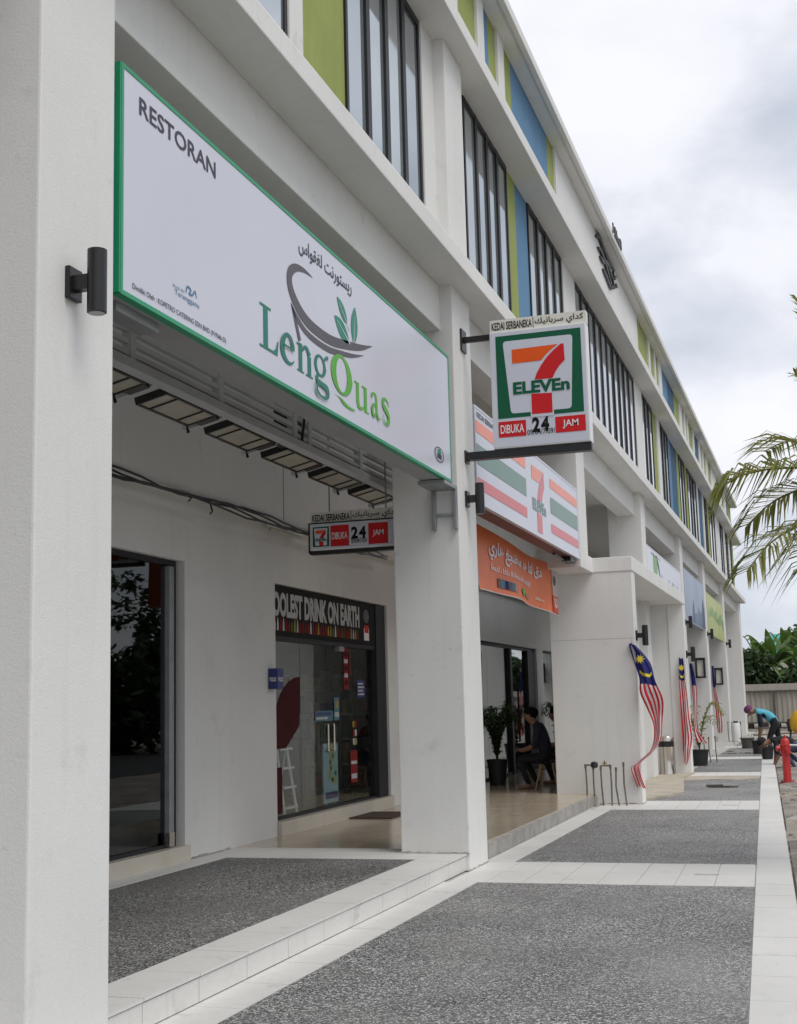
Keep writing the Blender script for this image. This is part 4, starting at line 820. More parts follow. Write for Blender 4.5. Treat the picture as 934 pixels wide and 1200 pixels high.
def canopy_leaves(m, blobs, n, size, rnd, mi=0):
    for _ in range(n):
        c, r = rnd.choices(blobs, [b[1]**2 for b in blobs])[0]
        v = Vector((rnd.gauss(0, 1), rnd.gauss(0, 1), rnd.gauss(0, 1))).normalized()*r*rnd.uniform(.55, 1.05); v.z *= .8; p = Vector(c)+v
        a = Vector((rnd.gauss(0, 1), rnd.gauss(0, 1), rnd.gauss(0, .6))).normalized(); b = a.cross(Vector((rnd.gauss(0, 1), rnd.gauss(0, 1), rnd.gauss(0, 1)))).normalized(); s = size*rnd.uniform(.6, 1.3)
        m.add([p-a*s, p+b*s*.45, p+a*s, p-b*s*.45], [(0, 1, 2, 3)], mi)
def tree_mesh(seed, h, cr, n, size, mt):
    rnd = random.Random(seed); tk = MB(); tk.tube([(0, 0, -.1), (.05, 0, h*.25), (-.05, .05, h*.5), (0, 0, h*.75)], [.2*h/6, .15*h/6, .1*h/6, .04*h/6], 9); blobs = []
    for k in range(9):
        a = rnd.uniform(0, 6.28); q = rnd.uniform(.2, .8)*cr; z = h*rnd.uniform(.45, .9); c = (q*math.cos(a), q*math.sin(a), z); blobs.append((c, cr*rnd.uniform(.32, .55))); tk.tube([(0, 0, h*rnd.uniform(.3, .5)), tuple(v*.6 for v in c[:2])+(z*.85,), c], [.05*h/6, .03*h/6, .012*h/6], 6)
    lf = MB(); canopy_leaves(lf, blobs, n, size, rnd); return tk, lf
def tree(x, y, z, seed, h, cr, n, size, mt, label, group, name='tree', share={}):
    o = empty(name, (x, y, z), label, 'tree', group); key = (seed, h, cr, n)
    if key not in share:
        tk, lf = tree_mesh(seed, h, cr, n, size, mt); a = tk.build('trunk', 'bark', o, smooth=True); b = lf.build('crown', mt, o); share[key] = (a.data, b.data)
    else: link('trunk', share[key][0], o); link('crown', share[key][1], o)
    return o
# across the road, seen only as reflections in the glass
OPP = ['opposite the first column', 'opposite the store', 'opposite the porch', 'opposite the white shop sign', 'opposite the blue sign', 'opposite the far end of the row', 'beyond the far end of the row', 'farthest along the road']
for i in range(8):
    o = tree(17+(i % 3)*2.2, 30+i*11, -.12, 11+i % 2, 7.5, 3.6, 2600, .22, 'dark_leaf', 'broad dark tree across the road %s' % OPP[i], 'trees across the road'); o.rotation_euler.z = i*1.3
lf = MB(); rh = random.Random(77); canopy_leaves(lf, [((15.5+rh.uniform(-1, 1.5), 22+.85*k, .9+rh.uniform(0, 3.9)), rh.uniform(1.2, 2.0)) for k in range(150)], 52000, .33, rh); hg = lf.build('offscreen_thicket', 'dark_leaf'); tag(hg, 'dense dark thicket added out of view across the road to darken the shop glass', 'thicket', kind='stuff')  # thicket added out of view so that the glass reflects dark
for i in range(3): tree((3.2, -.6, 4.5)[i], (84, 88, 96)[i], -.12, 21+i, (8.2, 6.2, 8.6)[i], (3.4, 2.6, 3.6)[i], 3000, .2, 'tree_leaf', ('tall dark tree behind the banana plants at the right edge', 'low bushy tree behind the banana plants', 'tall tree farthest behind the fence')[i], 'trees behind the fence')
def banana(x, y, z, h, seed, label, nl=9):
    rnd = random.Random(seed); o = empty('banana_plant', (x, y, z), label, 'banana plant', 'banana plants behind the fence')
    MB().tube([(0, 0, 0), (.05, 0, h*.3), (0, .05, h*.55)], [.16, .13, .08], 9).build('stem', 'bark', o, smooth=True)
    for k in range(nl):
        a = rnd.uniform(0, 6.28); el = rnd.uniform(.35, 1.25); L_ = h*rnd.uniform(.45, .62); m = MB(); n = 9; wd = rnd.uniform(.2, .3); vs_ = []
        for i in range(n+1):
            t = i/n; e_ = el-1.3*t*t*(1.3-el*.5); r = L_*t; q = L_*t*math.cos(el)*(1-.2*t); zz = h*.5+L_*t*math.sin(el)-L_*.55*t*t*t*(1.4-el*.7); ww = wd*math.sin(math.pi*min(1, .06+t*.94)**.75) if i else .03
            cx, cy = q*math.cos(a), q*math.sin(a); sx, sy = -math.sin(a)*ww, math.cos(a)*ww; vs_ += [(cx+sx, cy+sy, zz-.12*ww), (cx, cy, zz+.06), (cx-sx, cy-sy, zz-.12*ww)]
        m.add(vs_, [f for i in range(n) for f in ((3*i, 3*i+1, 3*i+4, 3*i+3), (3*i+1, 3*i+2, 3*i+5, 3*i+4))]); m.build('leaf', 'banana_leaf', o)
for i, (x, yy, h, lb) in enumerate(((-3.6, 70, 4.2, 'banana plant nearest the end of the building'), (-2.3, 71, 4.8, 'tall banana plant with upright leaves in the middle of the clump'), (-1.0, 70, 4.0, 'banana plant with one broad pale leaf toward the right'), (-.2, 72, 4.6, 'banana plant at the right edge of the picture'), (-3.0, 73, 4.6, 'banana plant behind the left part of the clump'), (-1.6, 74, 5.0, 'banana plant farthest back below the teal roof'))):
    banana(x, yy, -.12, h*1.32, 40+i, lb, 13)
# low dark growth behind the fence
lf = MB(); canopy_leaves(lf, [((-6+1.3*k, 69.2+.8*(k % 2), 1.2+.8*(k % 3)), 1.35) for k in range(11)], 17000, .2, random.Random(5)); sg = lf.build('undergrowth', 'dark_leaf'); tag(sg, 'dark tangled undergrowth behind the fence', 'undergrowth', kind='stuff')
th = empty('teal_roofed_house', (-1.6, 90, 0), 'small house with a teal roof showing above the banana plants', 'house'); keep(MB().box(-2.9, -.5, 88, 92, -.2, 4.1).build('wall', 'ivory', th)); keep(MB().add([(-3.0, 87.7, 4.1), (-.4, 87.7, 4.1), (-.4, 92.3, 4.1), (-3.0, 92.3, 4.1), (-3.0, 90, 5.55), (-.4, 90, 5.55)], [(0, 1, 5, 4), (2, 3, 4, 5), (0, 4, 3), (1, 2, 5), (0, 3, 2, 1)]).build('roof', 'teal_roof', th))

# ------------------------------------------------------------------ fence
fe = empty('site_fence', (0, 66, -.12), 'beige corrugated metal site fence at the end of the street', 'fence')
def corrugated(x0, x1, y0, z0, z1, n):
    vs_ = []; fs_ = []
    for i in range(n*4+1):
        x = x0+(x1-x0)*i/(n*4); q = (0, 0, .05, .05)[i % 4]; vs_ += [(x, y0-q, z0), (x, y0-q, z1)]
    fs_ = [(2*i, 2*i+2, 2*i+3, 2*i+1) for i in range(n*4)]; return MB().add(vs_, fs_)
for k in range(7): keep(corrugated(-4.6+2.4*k, -4.6+2.4*k+2.38, 66, .25, 1.72, 10).build('panel', 'fence_metal', fe))
keep(MB().box(-5.2, 12.2, 65.9, 66.0, 1.76, 2.08).build('top_board', 'fence_metal', fe)); keep(MB().box(-5.2, 12.2, 65.84, 65.9, 1.71, 1.77).build('rail', 'fence_dark', fe)); keep(MB().box(-5.2, 12.2, 65.84, 65.9, .2, .27).build('rail', 'fence_dark', fe))
for k in range(7): keep(MB().box(-4.65+2.4*k-.05, -4.65+2.4*k+.05, 65.8, 65.86, -.12, 1.71).build('post', 'fence_dark', fe))

# ------------------------------------------------------------------ street things
def pipes(x, y, z, label, n=6, seed=1, valve=True, s=1.):
    o = empty('water_pipes', (x, y, z), label, 'pipes', 'water pipe stands'); rnd = random.Random(seed); xs = [-.22, -.11, .0, .14, .22, .33][:n]
    for k, q in enumerate(xs):
        h = (.58, .56, .55, .57, .53, .60)[k]*s; MB().tube([(q*s+rnd.uniform(.0, .03), 0, 0), (q*s+rnd.uniform(-.01, .01), rnd.uniform(-.02, .02), h*.5), (q*s, 0, h)], .012*s, 7).build('pipe', 'rusty_pipe', o); MB().tube([(q*s, 0, h-.05), (q*s, 0, h+.01)], .017*s, 7).build('collar', 'rusty_pipe', o)
    if valve:
        MB().tube([(xs[0], 0, .575), (xs[1], 0, .575)], .012, 7).tube([(xs[2], 0, .565), (xs[3], 0, .565)], .012, 7).build('cross_pipe', 'rusty_pipe', o)
        MB().lathe((-.09, 0, .53), [(.02, 0), (.05, .015), (.055, .05), (.045, .085), (.015, .095)], 12).build('water_meter', 'black_plastic', o, smooth=True); MB().tube([(.06, 0, .57), (.06, 0, .64)], .009, 6).tube([(.03, 0, .6), (.09, 0, .6)], .009, 6).build('tap', 'brass', o)
        MB().box(-.24, -.08, -.06, .06, 0, .13).build('concrete_block', 'rough_concrete', o)
    return o
pipes(-3.13, 19.18, 0, 'rusty water pipes with a black meter in front of the porch wall'); pipes(-2.62, 31.8, 0, 'rusty pipe stand beside the potted palm', 4, 2, False, 1.05); pipes(-2.9, 46.5, 0, 'pipe stand around the white drum near the far end', 4, 4, False, 1.15)

def pot_plant(x, y, z, label, ph, pr, leaf_h, n, mat='palm_leaf', seed=0, arch=.8, mt_pot='black_plastic'):
    o = empty('potted_plant', (x, y, z), label, 'potted plant'); rnd = random.Random(seed); MB().lathe((0, 0, 0), [(pr*.8, 0), (pr, ph*.9), (pr*1.06, ph*.92), (pr*1.06, ph), (pr*.9, ph), (pr*.85, ph*.9)], 18).build('pot', mt_pot, o, smooth=True)
    for k in range(n):
        a = rnd.uniform(0, 6.28); m = MB(); r = arch*leaf_h*rnd.uniform(.5, 1); h = leaf_h*rnd.uniform(.7, 1.1)
        frond(m, [(0, 0, ph*.9), (r*.2*math.cos(a), r*.2*math.sin(a), ph+h*.6), (r*.6*math.cos(a), r*.6*math.sin(a), ph+h), (r*math.cos(a), r*math.sin(a), ph+h*.75)], 14, .26*leaf_h, .03, .4, 0, .01, seed*50+k); m.build('frond', mat, o)
    return o
pot_plant(-5.25, 21.6, .15, 'bushy dark plant in a square black pot beside the glass', .42, .17, .8, 22, 'dark_leaf', 3, .6); pot_plant(-5.3, 27.3, .15, 'plant in a pot at the edge of the porch wall', .5, .25, .9, 9, 'dark_leaf', 8, .5)
pot_plant(-2.72, 30.4, 0, 'small potted palm with drooping fronds behind the striped flags', .35, .2, .95, 8, 'palm_leaf', 5, .8)

bi = empty('litter_bin', (-3.02, 26.6, 0), 'tall polished steel litter bin beside the porch post', 'bin'); MB().lathe((0, 0, 0), [(.15, 0), (.15, .05), (.145, .06), (.145, .55), (.15, .56), (.15, .72), (.13, .76), (.05, .77)], 24).build('drum', 'steel_polished', bi, smooth=True); MB().lathe((0, 0, .56), [(.152, 0), (.152, .11)], 24).build('opening_band', 'black_metal', bi, smooth=True)
hy = empty('fire_hydrant', (-.72, 25.4, -.12), 'red fire hydrant with a white hose outlet beside the kerb', 'hydrant')
MB().lathe((0, 0, 0), [(.12, .03), (.12, .07), (.08, .075), (.072, .12), (.07, .56), (.10, .565), (.10, .60), (.085, .605), (.088, .70), (.105, .705), (.105, .735), (.085, .74), (.075, .80), (.05, .84), (.025, .85), (.025, .89), (.0, .89)], 20).build('barrel', 'hydrant_red', hy, smooth=True)
for dx_, dy_ in ((-1, -.35), (.3, -1)): MB().tube([(dx_*.06, dy_*.06, .66), (dx_*.12, dy_*.12, .66), (dx_*.121, dy_*.121, .66), (dx_*.16, dy_*.16, .66)], [.038, .038, .052, .05], 10).build('outlet_cap', 'hydrant_red', hy)
MB().tube([(.07, -.05, .72), (.25, -.08, .715), (.55, -.12, .69)], .016, 8).build('hose_bar', 'white_paint', hy); MB().box(-.18, .18, -.18, .18, 0, .04).build('base_plate', 'fence_dark', hy)
for k in range(6): MB().lathe((.1*math.cos(k*1.047), .1*math.sin(k*1.047), .07), [(.012, 0), (.012, .018)], 6).build('bolt', 'fence_dark', hy)
def bucket(x, y, z, label, r=.16, h=.3, mt='black_plastic'):
    o = empty('bucket', (x, y, z), label, 'bucket', 'builders buckets'); MB().lathe((0, 0, 0), [(r*.75, 0), (r, h), (r*1.07, h), (r*1.07, h-.03), (r*1.0, h-.03), (r*.9, h-.05)], 18).build('body', mt, o, smooth=True); MB().tube([(r*math.cos(t), .0, h+.0+r*.25*math.sin(t)) for t in [k*math.pi/8 for k in range(9)]], .006, 5).build('handle', 'galvanised', o)
bucket(-1.36, 33.0, 0.003, 'black bucket at the end of the pale kerb strip'); bucket(-2.2, 40.2, .003, 'dark builder bucket in the middle of the pavement', .2, .3, 'fence_dark'); bucket(-1.72, 36.3, 0.003, 'dark bucket under the bending worker', .17, .34)
wd = empty('white_drum', (-2.9, 46.5, 0), 'white plastic drum standing by the last column', 'drum'); MB().lathe((0, 0, 0), [(.15, 0), (.16, .05), (.16, .52), (.13, .6), (.08, .62)], 18).build('drum', 'white_paint', wd, smooth=True); MB().lathe((0, 0, .62), [(.08, 0), (.08, .05), (.07, .06)], 14).build('lid', 'black_plastic', wd)
mxr = empty('cement_mixer', (-.62, 39.5, -.12), 'yellow drum of a small cement mixer at the right edge', 'mixer'); MB().lathe((0, 0, .55), [(.2, 0), (.34, .12), (.36, .35), (.2, .62), (.18, .64)], 20).build('drum', 'yellow_paint', mxr, smooth=True); MB().tube([(-.4, 0, 0), (-.3, 0, .75)], .03, 6).tube([(.4, 0, 0), (.3, 0, .75)], .03, 6).tube([(-.4, -.3, .03), (-.4, .3, .03)], .03, 6).tube([(.4, -.3, .03), (.4, .3, .03)], .03, 6).tube([(-.3, 0, .75), (.3, 0, .75)], .03, 6).build('stand', 'fence_dark', mxr); MB().box(-.4, -.3, -.1, .12, .6, .95).build('motor_cover', 'black_plastic', mxr)
tl = empty('trowel_and_board', (-1.75, 23.1, .006), 'plank and trowel lying on the mortar patch', 'tools'); keep(MB().box(-1.95, -1.45, 23.0, 23.12, .007, .03).build('plank', 'old_wood', tl)); keep(MB().tube([(-1.98, 22.98, .03), (-1.7, 22.97, .035)], .018, 6).build('handle', 'fence_dark', tl)); keep(MB().prism([(-1.7, 22.92), (-1.45, 22.97), (-1.7, 23.02)], .028, .033).build('blade', 'galvanised', tl))
# rough dug-up ground beside the kerb
from mathutils import noise as mn
gv = []; gx, gy = 26, 300
for j in range(gy+1):
    yy = 6+58*j/gy
    for i in range(gx+1):
        x = kr(min(yy, 35))-.02+4.5*(i/gx)**1.4 if yy < 35 else -1.25+5.2*(i/gx)**1.4
        h_ = .055*mn.noise((x*1.3, yy*.9, 0))+.05*mn.noise((x*3.1, yy*2.6, 4))+.03*mn.noise((x*7, yy*6, 9))
        gv.append((x, yy, -.085+h_ if i else -.2))
MB().add(gv, [(j*(gx+1)+i, j*(gx+1)+i+1, (j+1)*(gx+1)+i+1, (j+1)*(gx+1)+i) for j in range(gy) for i in range(gx)]).build('dug_ground', 'dirt', smooth=True)['kind'] = 'structure'
# rubble and timber
rnd = random.Random(12)
def lump(r, rnd):
    bm = bmesh.new(); bmesh.ops.create_icosphere(bm, subdivisions=1, radius=r)
    for v in bm.verts: v.co *= rnd.uniform(.65, 1.2); v.co.z *= .6
    m = MB(); m.add([tuple(v.co) for v in bm.verts], [tuple(v.index for v in f.verts) for f in bm.faces]); bm.free(); return m
m = MB()
for k in range(420):
    yy = rnd.uniform(12, 62); x = kr(min(yy, 35))+abs(rnd.gauss(0, 1.2))+.1 if yy < 35 else rnd.uniform(-2.6, 2.5); q = lump(rnd.uniform(.02, .11), rnd); m.add([(a+x, b+yy, c-.1 if yy < 35 else c+(-.1 if x > -1.2 else 0)) for a, b, c in q.v], q.f)
for k in range(700):
    yy = rnd.uniform(9, 64); x = (kr(min(yy, 35))+.06+abs(rnd.gauss(0, .5))) if yy < 35 else rnd.uniform(-2.9, 1.5); q = lump(rnd.uniform(.012, .05), rnd); m.add([(a+x, b+yy, c-.1 if (yy < 35 or x > -1.2) else c) for a, b, c in q.v], q.f)
rb = m.build('rubble', 'rubble'); tag(rb, 'broken stones and clods along the dug up roadside', 'rubble', kind='stuff')
for i, (p, q, lb) in enumerate((((-.75, 21.5, -.08), (-.2, 23.4, -.06), 'grey timber lying in the dirt beside the kerb'), ((-.55, 17.6, -.09), (-.1, 19.3, -.09), 'short timber near the kerb at the right edge'), ((-2.6, 52, .06), (-.6, 53.5, .1), 'timber across the unfinished far pavement'), ((-2.2, 44, .03), (-.9, 46, .05), 'long timber behind the bending worker'))):
    o = MB().tube([p, q], .05, 4).build('timber', 'old_wood' if i != 1 else 'rough_concrete'); tag(o, lb, 'timber', 'timbers on the building site')
o = MB(); q = lump(.09, rnd); o.add([(a-.35, b+17.3, c-.05) for a, b, c in q.v], q.f); tag(o.build('yellow_bag', 'yellow_paint'), 'crumpled yellow bag in the dirt at the right edge', 'bag')

# ------------------------------------------------------------------ flags
def flag(name, path, mats_cut, label, yoff=0, seed=0, nst=8):
    """path: (x, y, z, width); ribbon of stripes whose upper part is the blue canton"""
    o = empty(name, path[0][:3], label, 'flag', 'national flags hung on the porch and columns'); s = spline(path, 10); n = len(s); rnd = random.Random(seed); ph = rnd.uniform(0, 6)
    def pt(i, t):
        x, y, z, w_ = s[i]; f = math.sin(t*7+i*.13+ph)+.5*math.sin(t*15-i*.09+ph*2); return (x+(t-.5)*w_+.012*math.sin(i*.25+ph)*t, y+.045*f*min(1, w_/.14)+.03*math.sin(i*.21+ph), z-.10*(t-.5)*w_+.01*math.sin(t*6+ph))
    st = {'flag_red': MB(), 'flag_white': MB(), 'flag_blue': MB()}; sub = 3
    for c in range(nst):
        for i in range(n-1):
            frac = i/(n-1); mt = 'flag_blue' if frac < mats_cut else ('flag_red', 'flag_white')[c % 2]
            for k in range(sub):
                t0, t1 = (c+k/sub)/nst, (c+(k+1)/sub)/nst; st[mt].add([pt(i, t0), pt(i, t1), pt(i+1, t1), pt(i+1, t0)], [(0, 1, 2, 3)])
    for k, nm in (('flag_blue', 'canton'), ('flag_red', 'red_stripes'), ('flag_white', 'white_stripes')): keep(st[k].build(nm, k, o, smooth=True))
    # crescent and star
    if mats_cut > .2 and path[1][3] > .1:
        i0 = int(n*mats_cut*.78); m = MB(); pp = [(.15, -2), (.3, 0), (.5, .8), (.7, 0), (.9, -2)]
        for a in range(len(pp)-1):
            q = []
            for (t, di), dz in ((pp[a], -.025), (pp[a+1], -.025), (pp[a+1], .02), (pp[a], .02)): v = pt(max(0, min(n-1, int(i0+di))), t); q.append((v[0]+.004, v[1]-.02, v[2]+dz))
            m.add(q, [(0, 1, 2, 3)])
        keep(m.build('crescent', 'flag_yellow', o)); i1 = int(n*mats_cut*.38); v = pt(i1, .5); m = MB(); R_ = .075
        m.add([(v[0]+R_*(1 if k % 2 == 0 else .45)*math.cos(k*math.pi/9), v[1]-.03, v[2]+R_*(1 if k % 2 == 0 else .45)*math.sin(k*math.pi/9)) for k in range(18)], [tuple(range(18))]); keep(m.build('star', 'flag_yellow', o))
    keep(MB().tube([path[0][:3], (path[0][0]+.02, path[0][1]+.04, path[0][2]+.12)], .006, 5).build('cord', 'flag_white', o)); return o
flag('national_flag', [(-2.62, 19.42, 2.31, .09), (-2.50, 19.40, 2.05, .22), (-2.42, 19.39, 1.80, .24), (-2.38, 19.39, 1.58, .31), (-2.33, 19.39, 1.36, .24), (-2.30, 19.39, 1.12, .13), (-2.34, 19.38, .90, .08), (-2.43, 19.38, .74, .06), (-2.62, 19.37, .58, .05), (-2.65, 19.36, .50, .12), (-2.58, 19.36, .24, .13)], .235, 'large striped national flag twisting off the near corner of the porch wall', seed=2, nst=9)
flag('national_flag', [(-2.68, 26.90, 2.30, .07), (-2.66, 26.88, 1.98, .13), (-2.66, 26.88, 1.75, .13), (-2.65, 26.86, 1.2, .15), (-2.62, 26.86, .75, .2), (-2.66, 26.86, .45, .12), (-2.68, 26.86, .2, .06)], .26, 'striped flag hanging straight down the far porch post', seed=4, nst=7)
flag('national_flag', [(-2.52, 27.45, 2.2, .07), (-2.50, 27.45, 1.85, .08), (-2.49, 27.45, 1.3, .08), (-2.49, 27.45, .85, .09), (-2.40, 27.45, .6, .2)], .3, 'narrow folded flag just right of the far porch post', seed=6, nst=5)
flag('national_flag', [(-2.95, 38.6, 2.4, .06), (-2.93, 38.6, 1.9, .08), (-2.88, 38.6, 1.3, .12), (-2.83, 38.6, .75, .2), (-2.85, 38.6, .5, .12)], .28, 'striped flag hanging below the lantern of the blue sign', seed=9, nst=6)

# ------------------------------------------------------------------ people
def body(o, J, B, root, matmap, mats):
    """one continuous skinned figure: joints {name: (x,y,z,r)}, bones [(a,b)]"""
    names = list(J); me = bpy.data.meshes.new('body'); me.from_pydata([J[k][:3] for k in names], [(names.index(a), names.index(b)) for a, b in B], []); ob = bpy.data.objects.new('body', me); col.objects.link(ob)
    sk = ob.modifiers.new('s', 'SKIN'); sk.use_smooth_shade = True; ss = ob.modifiers.new('u', 'SUBSURF'); ss.levels = 2; ss.render_levels = 2
    for i, k in enumerate(names): r = J[k][3]; me.skin_vertices[0].data[i].radius = (r, J[k][4] if len(J[k]) > 4 else r); me.skin_vertices[0].data[i].use_root = (k == root)
    dg = bpy.context.evaluated_depsgraph_get(); m2 = bpy.data.meshes.new_from_object(ob.evaluated_get(dg)); bpy.data.objects.remove(ob)
    m2.materials.clear()
    for m in mats: m2.materials.append(MATS[m])
    P3 = {k: Vector(J[k][:3]) for k in names}
    for p in m2.polygons:
        best = (1e9, 0)
        for (a, b) in B:
            A, C_ = P3[a], P3[b]; d_ = C_-A; t = max(0, min(1, (p.center-A).dot(d_)/max(d_.length_squared, 1e-9))); q = (p.center-(A+d_*t)).length - .3*min(J[a][3], J[b][3])
            if q < best[0]: best = (q, matmap.get((a, b), 0))
        p.material_index = best[1]; p.use_smooth = True
    r = link('body', m2, o); return r
def fingers(o, wrist, palm, mt, parent, seed=0):
    """five separate curled fingers off a palm point"""
    w_, p = Vector(wrist), Vector(palm); d_ = (p-w_).normalized(); s = d_.cross(Vector((0, 0, 1))).normalized(); dn = d_.cross(s).normalized(); m = MB()
    for k, L_ in enumerate((.07, .08, .075, .06)):
        b = p+s*(.024-.016*k); m.tube([b, b+d_*L_*.5, b+d_*L_*.8+dn*L_*.3, b+d_*L_*.75+dn*L_*.65], [.0095, .009, .008, .006], 6)
    b = p-d_*.04+s*.03; m.tube([b, b+s*.03+d_*.02, b+s*.035+d_*.05+dn*.01], [.011, .01, .008], 6); m.build('fingers', mt, parent, smooth=True)

def seated(x, y, z, label, shirt, flip=1, full=True):
    o = empty('person', (x, y, z), label, 'person', 'people sitting in the arcade'); f = -1*flip
    J = {'hip': (0, 0, .50, .15, .13), 'wa': (f*.02, 0, .64, .14, .12), 'ch': (f*.09, 0, .86, .16, .125), 'nk0': (f*.16, 0, 1.00, .075), 'nk': (f*.20, 0, 1.04, .055), 'hd0': (f*.245, 0, 1.08, .08), 'hd': (f*.27, 0, 1.14, .098), 'hd2': (f*.255, 0, 1.20, .075)}
    B = [('hip', 'wa'), ('wa', 'ch'), ('ch', 'nk0'), ('nk0', 'nk'), ('nk', 'hd0'), ('hd0', 'hd'), ('hd', 'hd2')]; mm = {('nk', 'hd0'): 1, ('hd0', 'hd'): 1, ('hd', 'hd2'): 1, ('nk0', 'nk'): 1}
    for s, n in ((-1, 'l'), (1, 'r')):
        J['sh'+n] = (f*.10, s*.17, .94, .07); J['el'+n] = (f*.16, s*.22, .67, .05); J['wr'+n] = (f*.38, s*.10, .60, .034); J['pa'+n] = (f*.44, s*.07, .61, .03)
        dx = .0 if s < 0 else .10
        J['th'+n] = (f*.06, s*.10, .47, .095); J['kn'+n] = (f*(.44-dx*.4), s*.11, .48, .062); J['an'+n] = (f*(.30-dx), s*.11, .09, .042); J['he'+n] = (f*(.29-dx), s*.11, .04, .04); J['to'+n] = (f*(.47-dx), s*.12, .03, .036)
        B += [('ch', 'sh'+n), ('sh'+n, 'el'+n), ('el'+n, 'wr'+n), ('wr'+n, 'pa'+n), ('hip', 'th'+n), ('th'+n, 'kn'+n), ('kn'+n, 'an'+n), ('an'+n, 'he'+n), ('he'+n, 'to'+n)]
        mm[('el'+n, 'wr'+n)] = 1; mm[('wr'+n, 'pa'+n)] = 1
        for k in (('th'+n, 'kn'+n), ('kn'+n, 'an'+n)): mm[k] = 2
        mm[('hip', 'th'+n)] = 2; mm[('an'+n, 'he'+n)] = 1; mm[('he'+n, 'to'+n)] = 1
    body(o, J, B, 'hip', mm, [shirt, 'skin_tan', 'black_cloth'])
    # hair, face
    h = MB(); h.lathe((0, 0, 0), [(.03, -.05), (.09, -.03), (.108, .02), (.10, .07), (.06, .105), (.01, .115)], 16); hr = h.build('hair', 'hair_black', o, smooth=True); hr.location = (f*.235, 0, 1.165); hr.rotation_euler = (0, -f*.42, 0)
    n_ = MB(); n_.tube([(f*.35, 0, 1.15), (f*.385, 0, 1.115)], [.008, .016], 6); n_.build('nose', 'skin_tan', o, smooth=True)
    for s in (-1, 1): MB().lathe((f*.25, s*.095, 1.115), [(.004, 0), (.016, .012), (.016, .035), (.004, .05)], 8).build('ear', 'skin_tan', o, smooth=True); MB().lathe((f*.352, s*.035, 1.15), [(.003, 0), (.009, .004), (.003, .009)], 8).build('eye', 'hair_black', o)
    MB().box(min(f*.338, f*.348), max(f*.338, f*.348), -.02, .02, 1.085, 1.091).build('mouth', 'maroon', o)
    for s, n in ((-1, 'l'), (1, 'r')): fingers(o, J['wr'+n][:3], J['pa'+n][:3], 'skin_tan', o)
    return o
def chair(x, y, z, label):
    o = empty('stool', (x, y, z), label, 'chair', 'wooden legged chairs in the arcade'); MB().lathe((0, 0, .40), [(.06, 0), (.20, .01), (.235, .035), (.23, .04), (.19, .02), (.05, .015)], 22).build('seat', 'black_plastic', o, smooth=True)
    for a in (.785, 2.356, 3.927, 5.498): MB().tube([(.12*math.cos(a), .12*math.sin(a), .41), (.25*math.cos(a), .25*math.sin(a), 0)], [.017, .011], 8).build('leg', 'wood_light', o, smooth=True)
    for a in (.785, 2.356): MB().tube([(.17*math.cos(a), .17*math.sin(a), .3), (-.17*math.cos(a), -.17*math.sin(a), .3)], .005, 5).build('brace', 'black_metal', o)
    return o
chair(-4.19, 20.6, .15, 'chair with black seat and splayed wooden legs under the seated man'); seated(-4.19, 20.6, .15, 'person in dark patterned shirt and black trousers sitting bent over a phone in the arcade', 'navy_cloth')
ph = MB().box(-.06, .06, -.035, .035, -.004, .004).build('phone', 'black_plastic'); ph.location = (-4.67, 20.6, .79); ph.rotation_euler = (0, .5, 0); tag(ph, 'dark phone held by the sitting person', 'phone')
chair(-4.02, 21.7, .15, 'chair half hidden behind the porch wall under the second person'); seated(-4.02, 21.7, .15, 'person in grey shirt sitting half hidden behind the porch wall', 'grey_cloth')

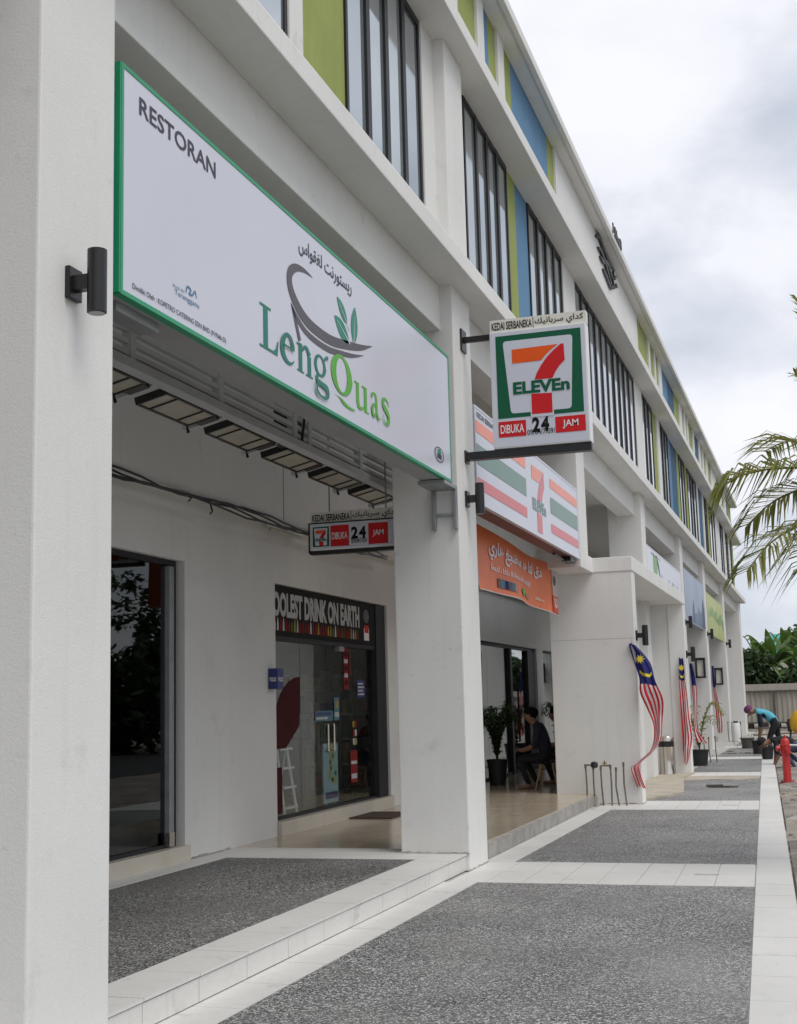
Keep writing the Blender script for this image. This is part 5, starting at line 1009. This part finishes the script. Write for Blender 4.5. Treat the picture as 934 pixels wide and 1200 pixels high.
def bent_worker(x, y, z, label, shirt, trousers, cap, low=False):
    o = empty('person', (x, y, z), label, 'person', 'workers on the building site')
    hz = .84 if not low else .55; tw = (lambda q: q) if low else (lambda q: q*.80); tu = (lambda q: .0) if low else (lambda q: .30*q)
    def bp(x_, dz_, *r): return (tw(x_), 0, hz+dz_+tu(-x_), *r)
    J = {'hip': bp(0, 0, .15, .13), 'wa': bp(-.18, .10, .135, .12), 'ch': bp(-.40, .12, .15, .125), 'nk0': bp(-.53, .10, .07), 'nk': bp(-.59, .07, .052), 'hd0': bp(-.65, .04, .075), 'hd': bp(-.71, .02, .095), 'hd2': bp(-.77, .02, .07)}
    B = [('hip', 'wa'), ('wa', 'ch'), ('ch', 'nk0'), ('nk0', 'nk'), ('nk', 'hd0'), ('hd0', 'hd'), ('hd', 'hd2')]; mm = {('nk', 'hd0'): 1, ('hd0', 'hd'): 1, ('hd', 'hd2'): 1, ('nk0', 'nk'): 1}
    for s, n in ((-1, 'l'), (1, 'r')):
        J['sh'+n] = (tw(-.45), s*.18, hz+.06+tu(.45), .068); J['el'+n] = (tw(-.42-.04*s), s*.20, hz-.20+tu(.3), .046); J['wr'+n] = (tw(-.50), s*.14, max(.12, hz-.43), .033); J['pa'+n] = (tw(-.53), s*.13, max(.05, hz-.50), .03)
        if low: kn = (-.30, s*.14, .42, .065); an = (.02+.1*s, s*.13, .09, .045)
        else: kn = (-.06+.10*s, s*.13, .46, .065); an = (.02+.16*s, s*.13, .09, .045)
        J['th'+n] = (.0, s*.10, hz-.06, .098); J['kn'+n] = kn; J['an'+n] = an; J['he'+n] = (an[0], an[1], .05, .045); J['to'+n] = (an[0]-.17, an[1], .04, .04)
        B += [('ch', 'sh'+n), ('sh'+n, 'el'+n), ('el'+n, 'wr'+n), ('wr'+n, 'pa'+n), ('hip', 'th'+n), ('th'+n, 'kn'+n), ('kn'+n, 'an'+n), ('an'+n, 'he'+n), ('he'+n, 'to'+n)]
        mm[('sh'+n, 'el'+n)] = 3; mm[('el'+n, 'wr'+n)] = 1; mm[('wr'+n, 'pa'+n)] = 1; mm[('hip', 'th'+n)] = 2
        for k in (('th'+n, 'kn'+n), ('kn'+n, 'an'+n)): mm[k] = 2
        mm[('an'+n, 'he'+n)] = 4; mm[('he'+n, 'to'+n)] = 4
    body(o, J, B, 'hip', mm, [shirt, 'skin_tan', trousers, 'navy_cloth', 'black_plastic'])
    h = MB(); h.lathe((0, 0, 0), [(.02, -.03), (.10, -.02), (.115, .02), (.10, .075), (.06, .11), (.01, .12)], 16); hr = h.build('cap', cap, o, smooth=True); hr.location = (tw(-.735), 0, hz+.05+tu(.735)); hr.rotation_euler = (0, -.75, 0)
    hx = tw(-.73)+.73; hq = tu(.73)
    MB().tube([(-.73+hx, 0, hz-.06+hq), (-.77+hx, 0, hz-.09+hq)], [.01, .016], 6).build('nose', 'skin_tan', o, smooth=True)
    for s in (-1, 1): MB().lathe((-.69+hx, s*.09, hz+hq), [(.004, 0), (.016, .012), (.016, .03), (.004, .045)], 8).build('ear', 'skin_tan', o, smooth=True); MB().lathe((-.765+hx, s*.036, hz-.045+hq), [(.003, 0), (.009, .004), (.003, .009)], 8).build('eye', 'hair_black', o)
    MB().box(-.745+hx, -.735+hx, -.02, .02, hz-.085+hq, hz-.078+hq).build('mouth', 'maroon', o)
    for n in 'lr': fingers(o, J['wr'+n][:3], J['pa'+n][:3], 'skin_tan', o)
    return o
bw = bent_worker(-1.24, 36.4, -.10, 'worker in bright blue shirt and purple cap bending over a bucket', 'cyan_cloth', 'black_cloth', 'purple_cloth'); bw.scale = (1.12, 1.12, 1.12)
bent_worker(-.62, 30.6, -.12, 'worker in dark clothes crouching over a bucket behind the red hydrant', 'black_cloth', 'jeans', 'black_cloth', True)
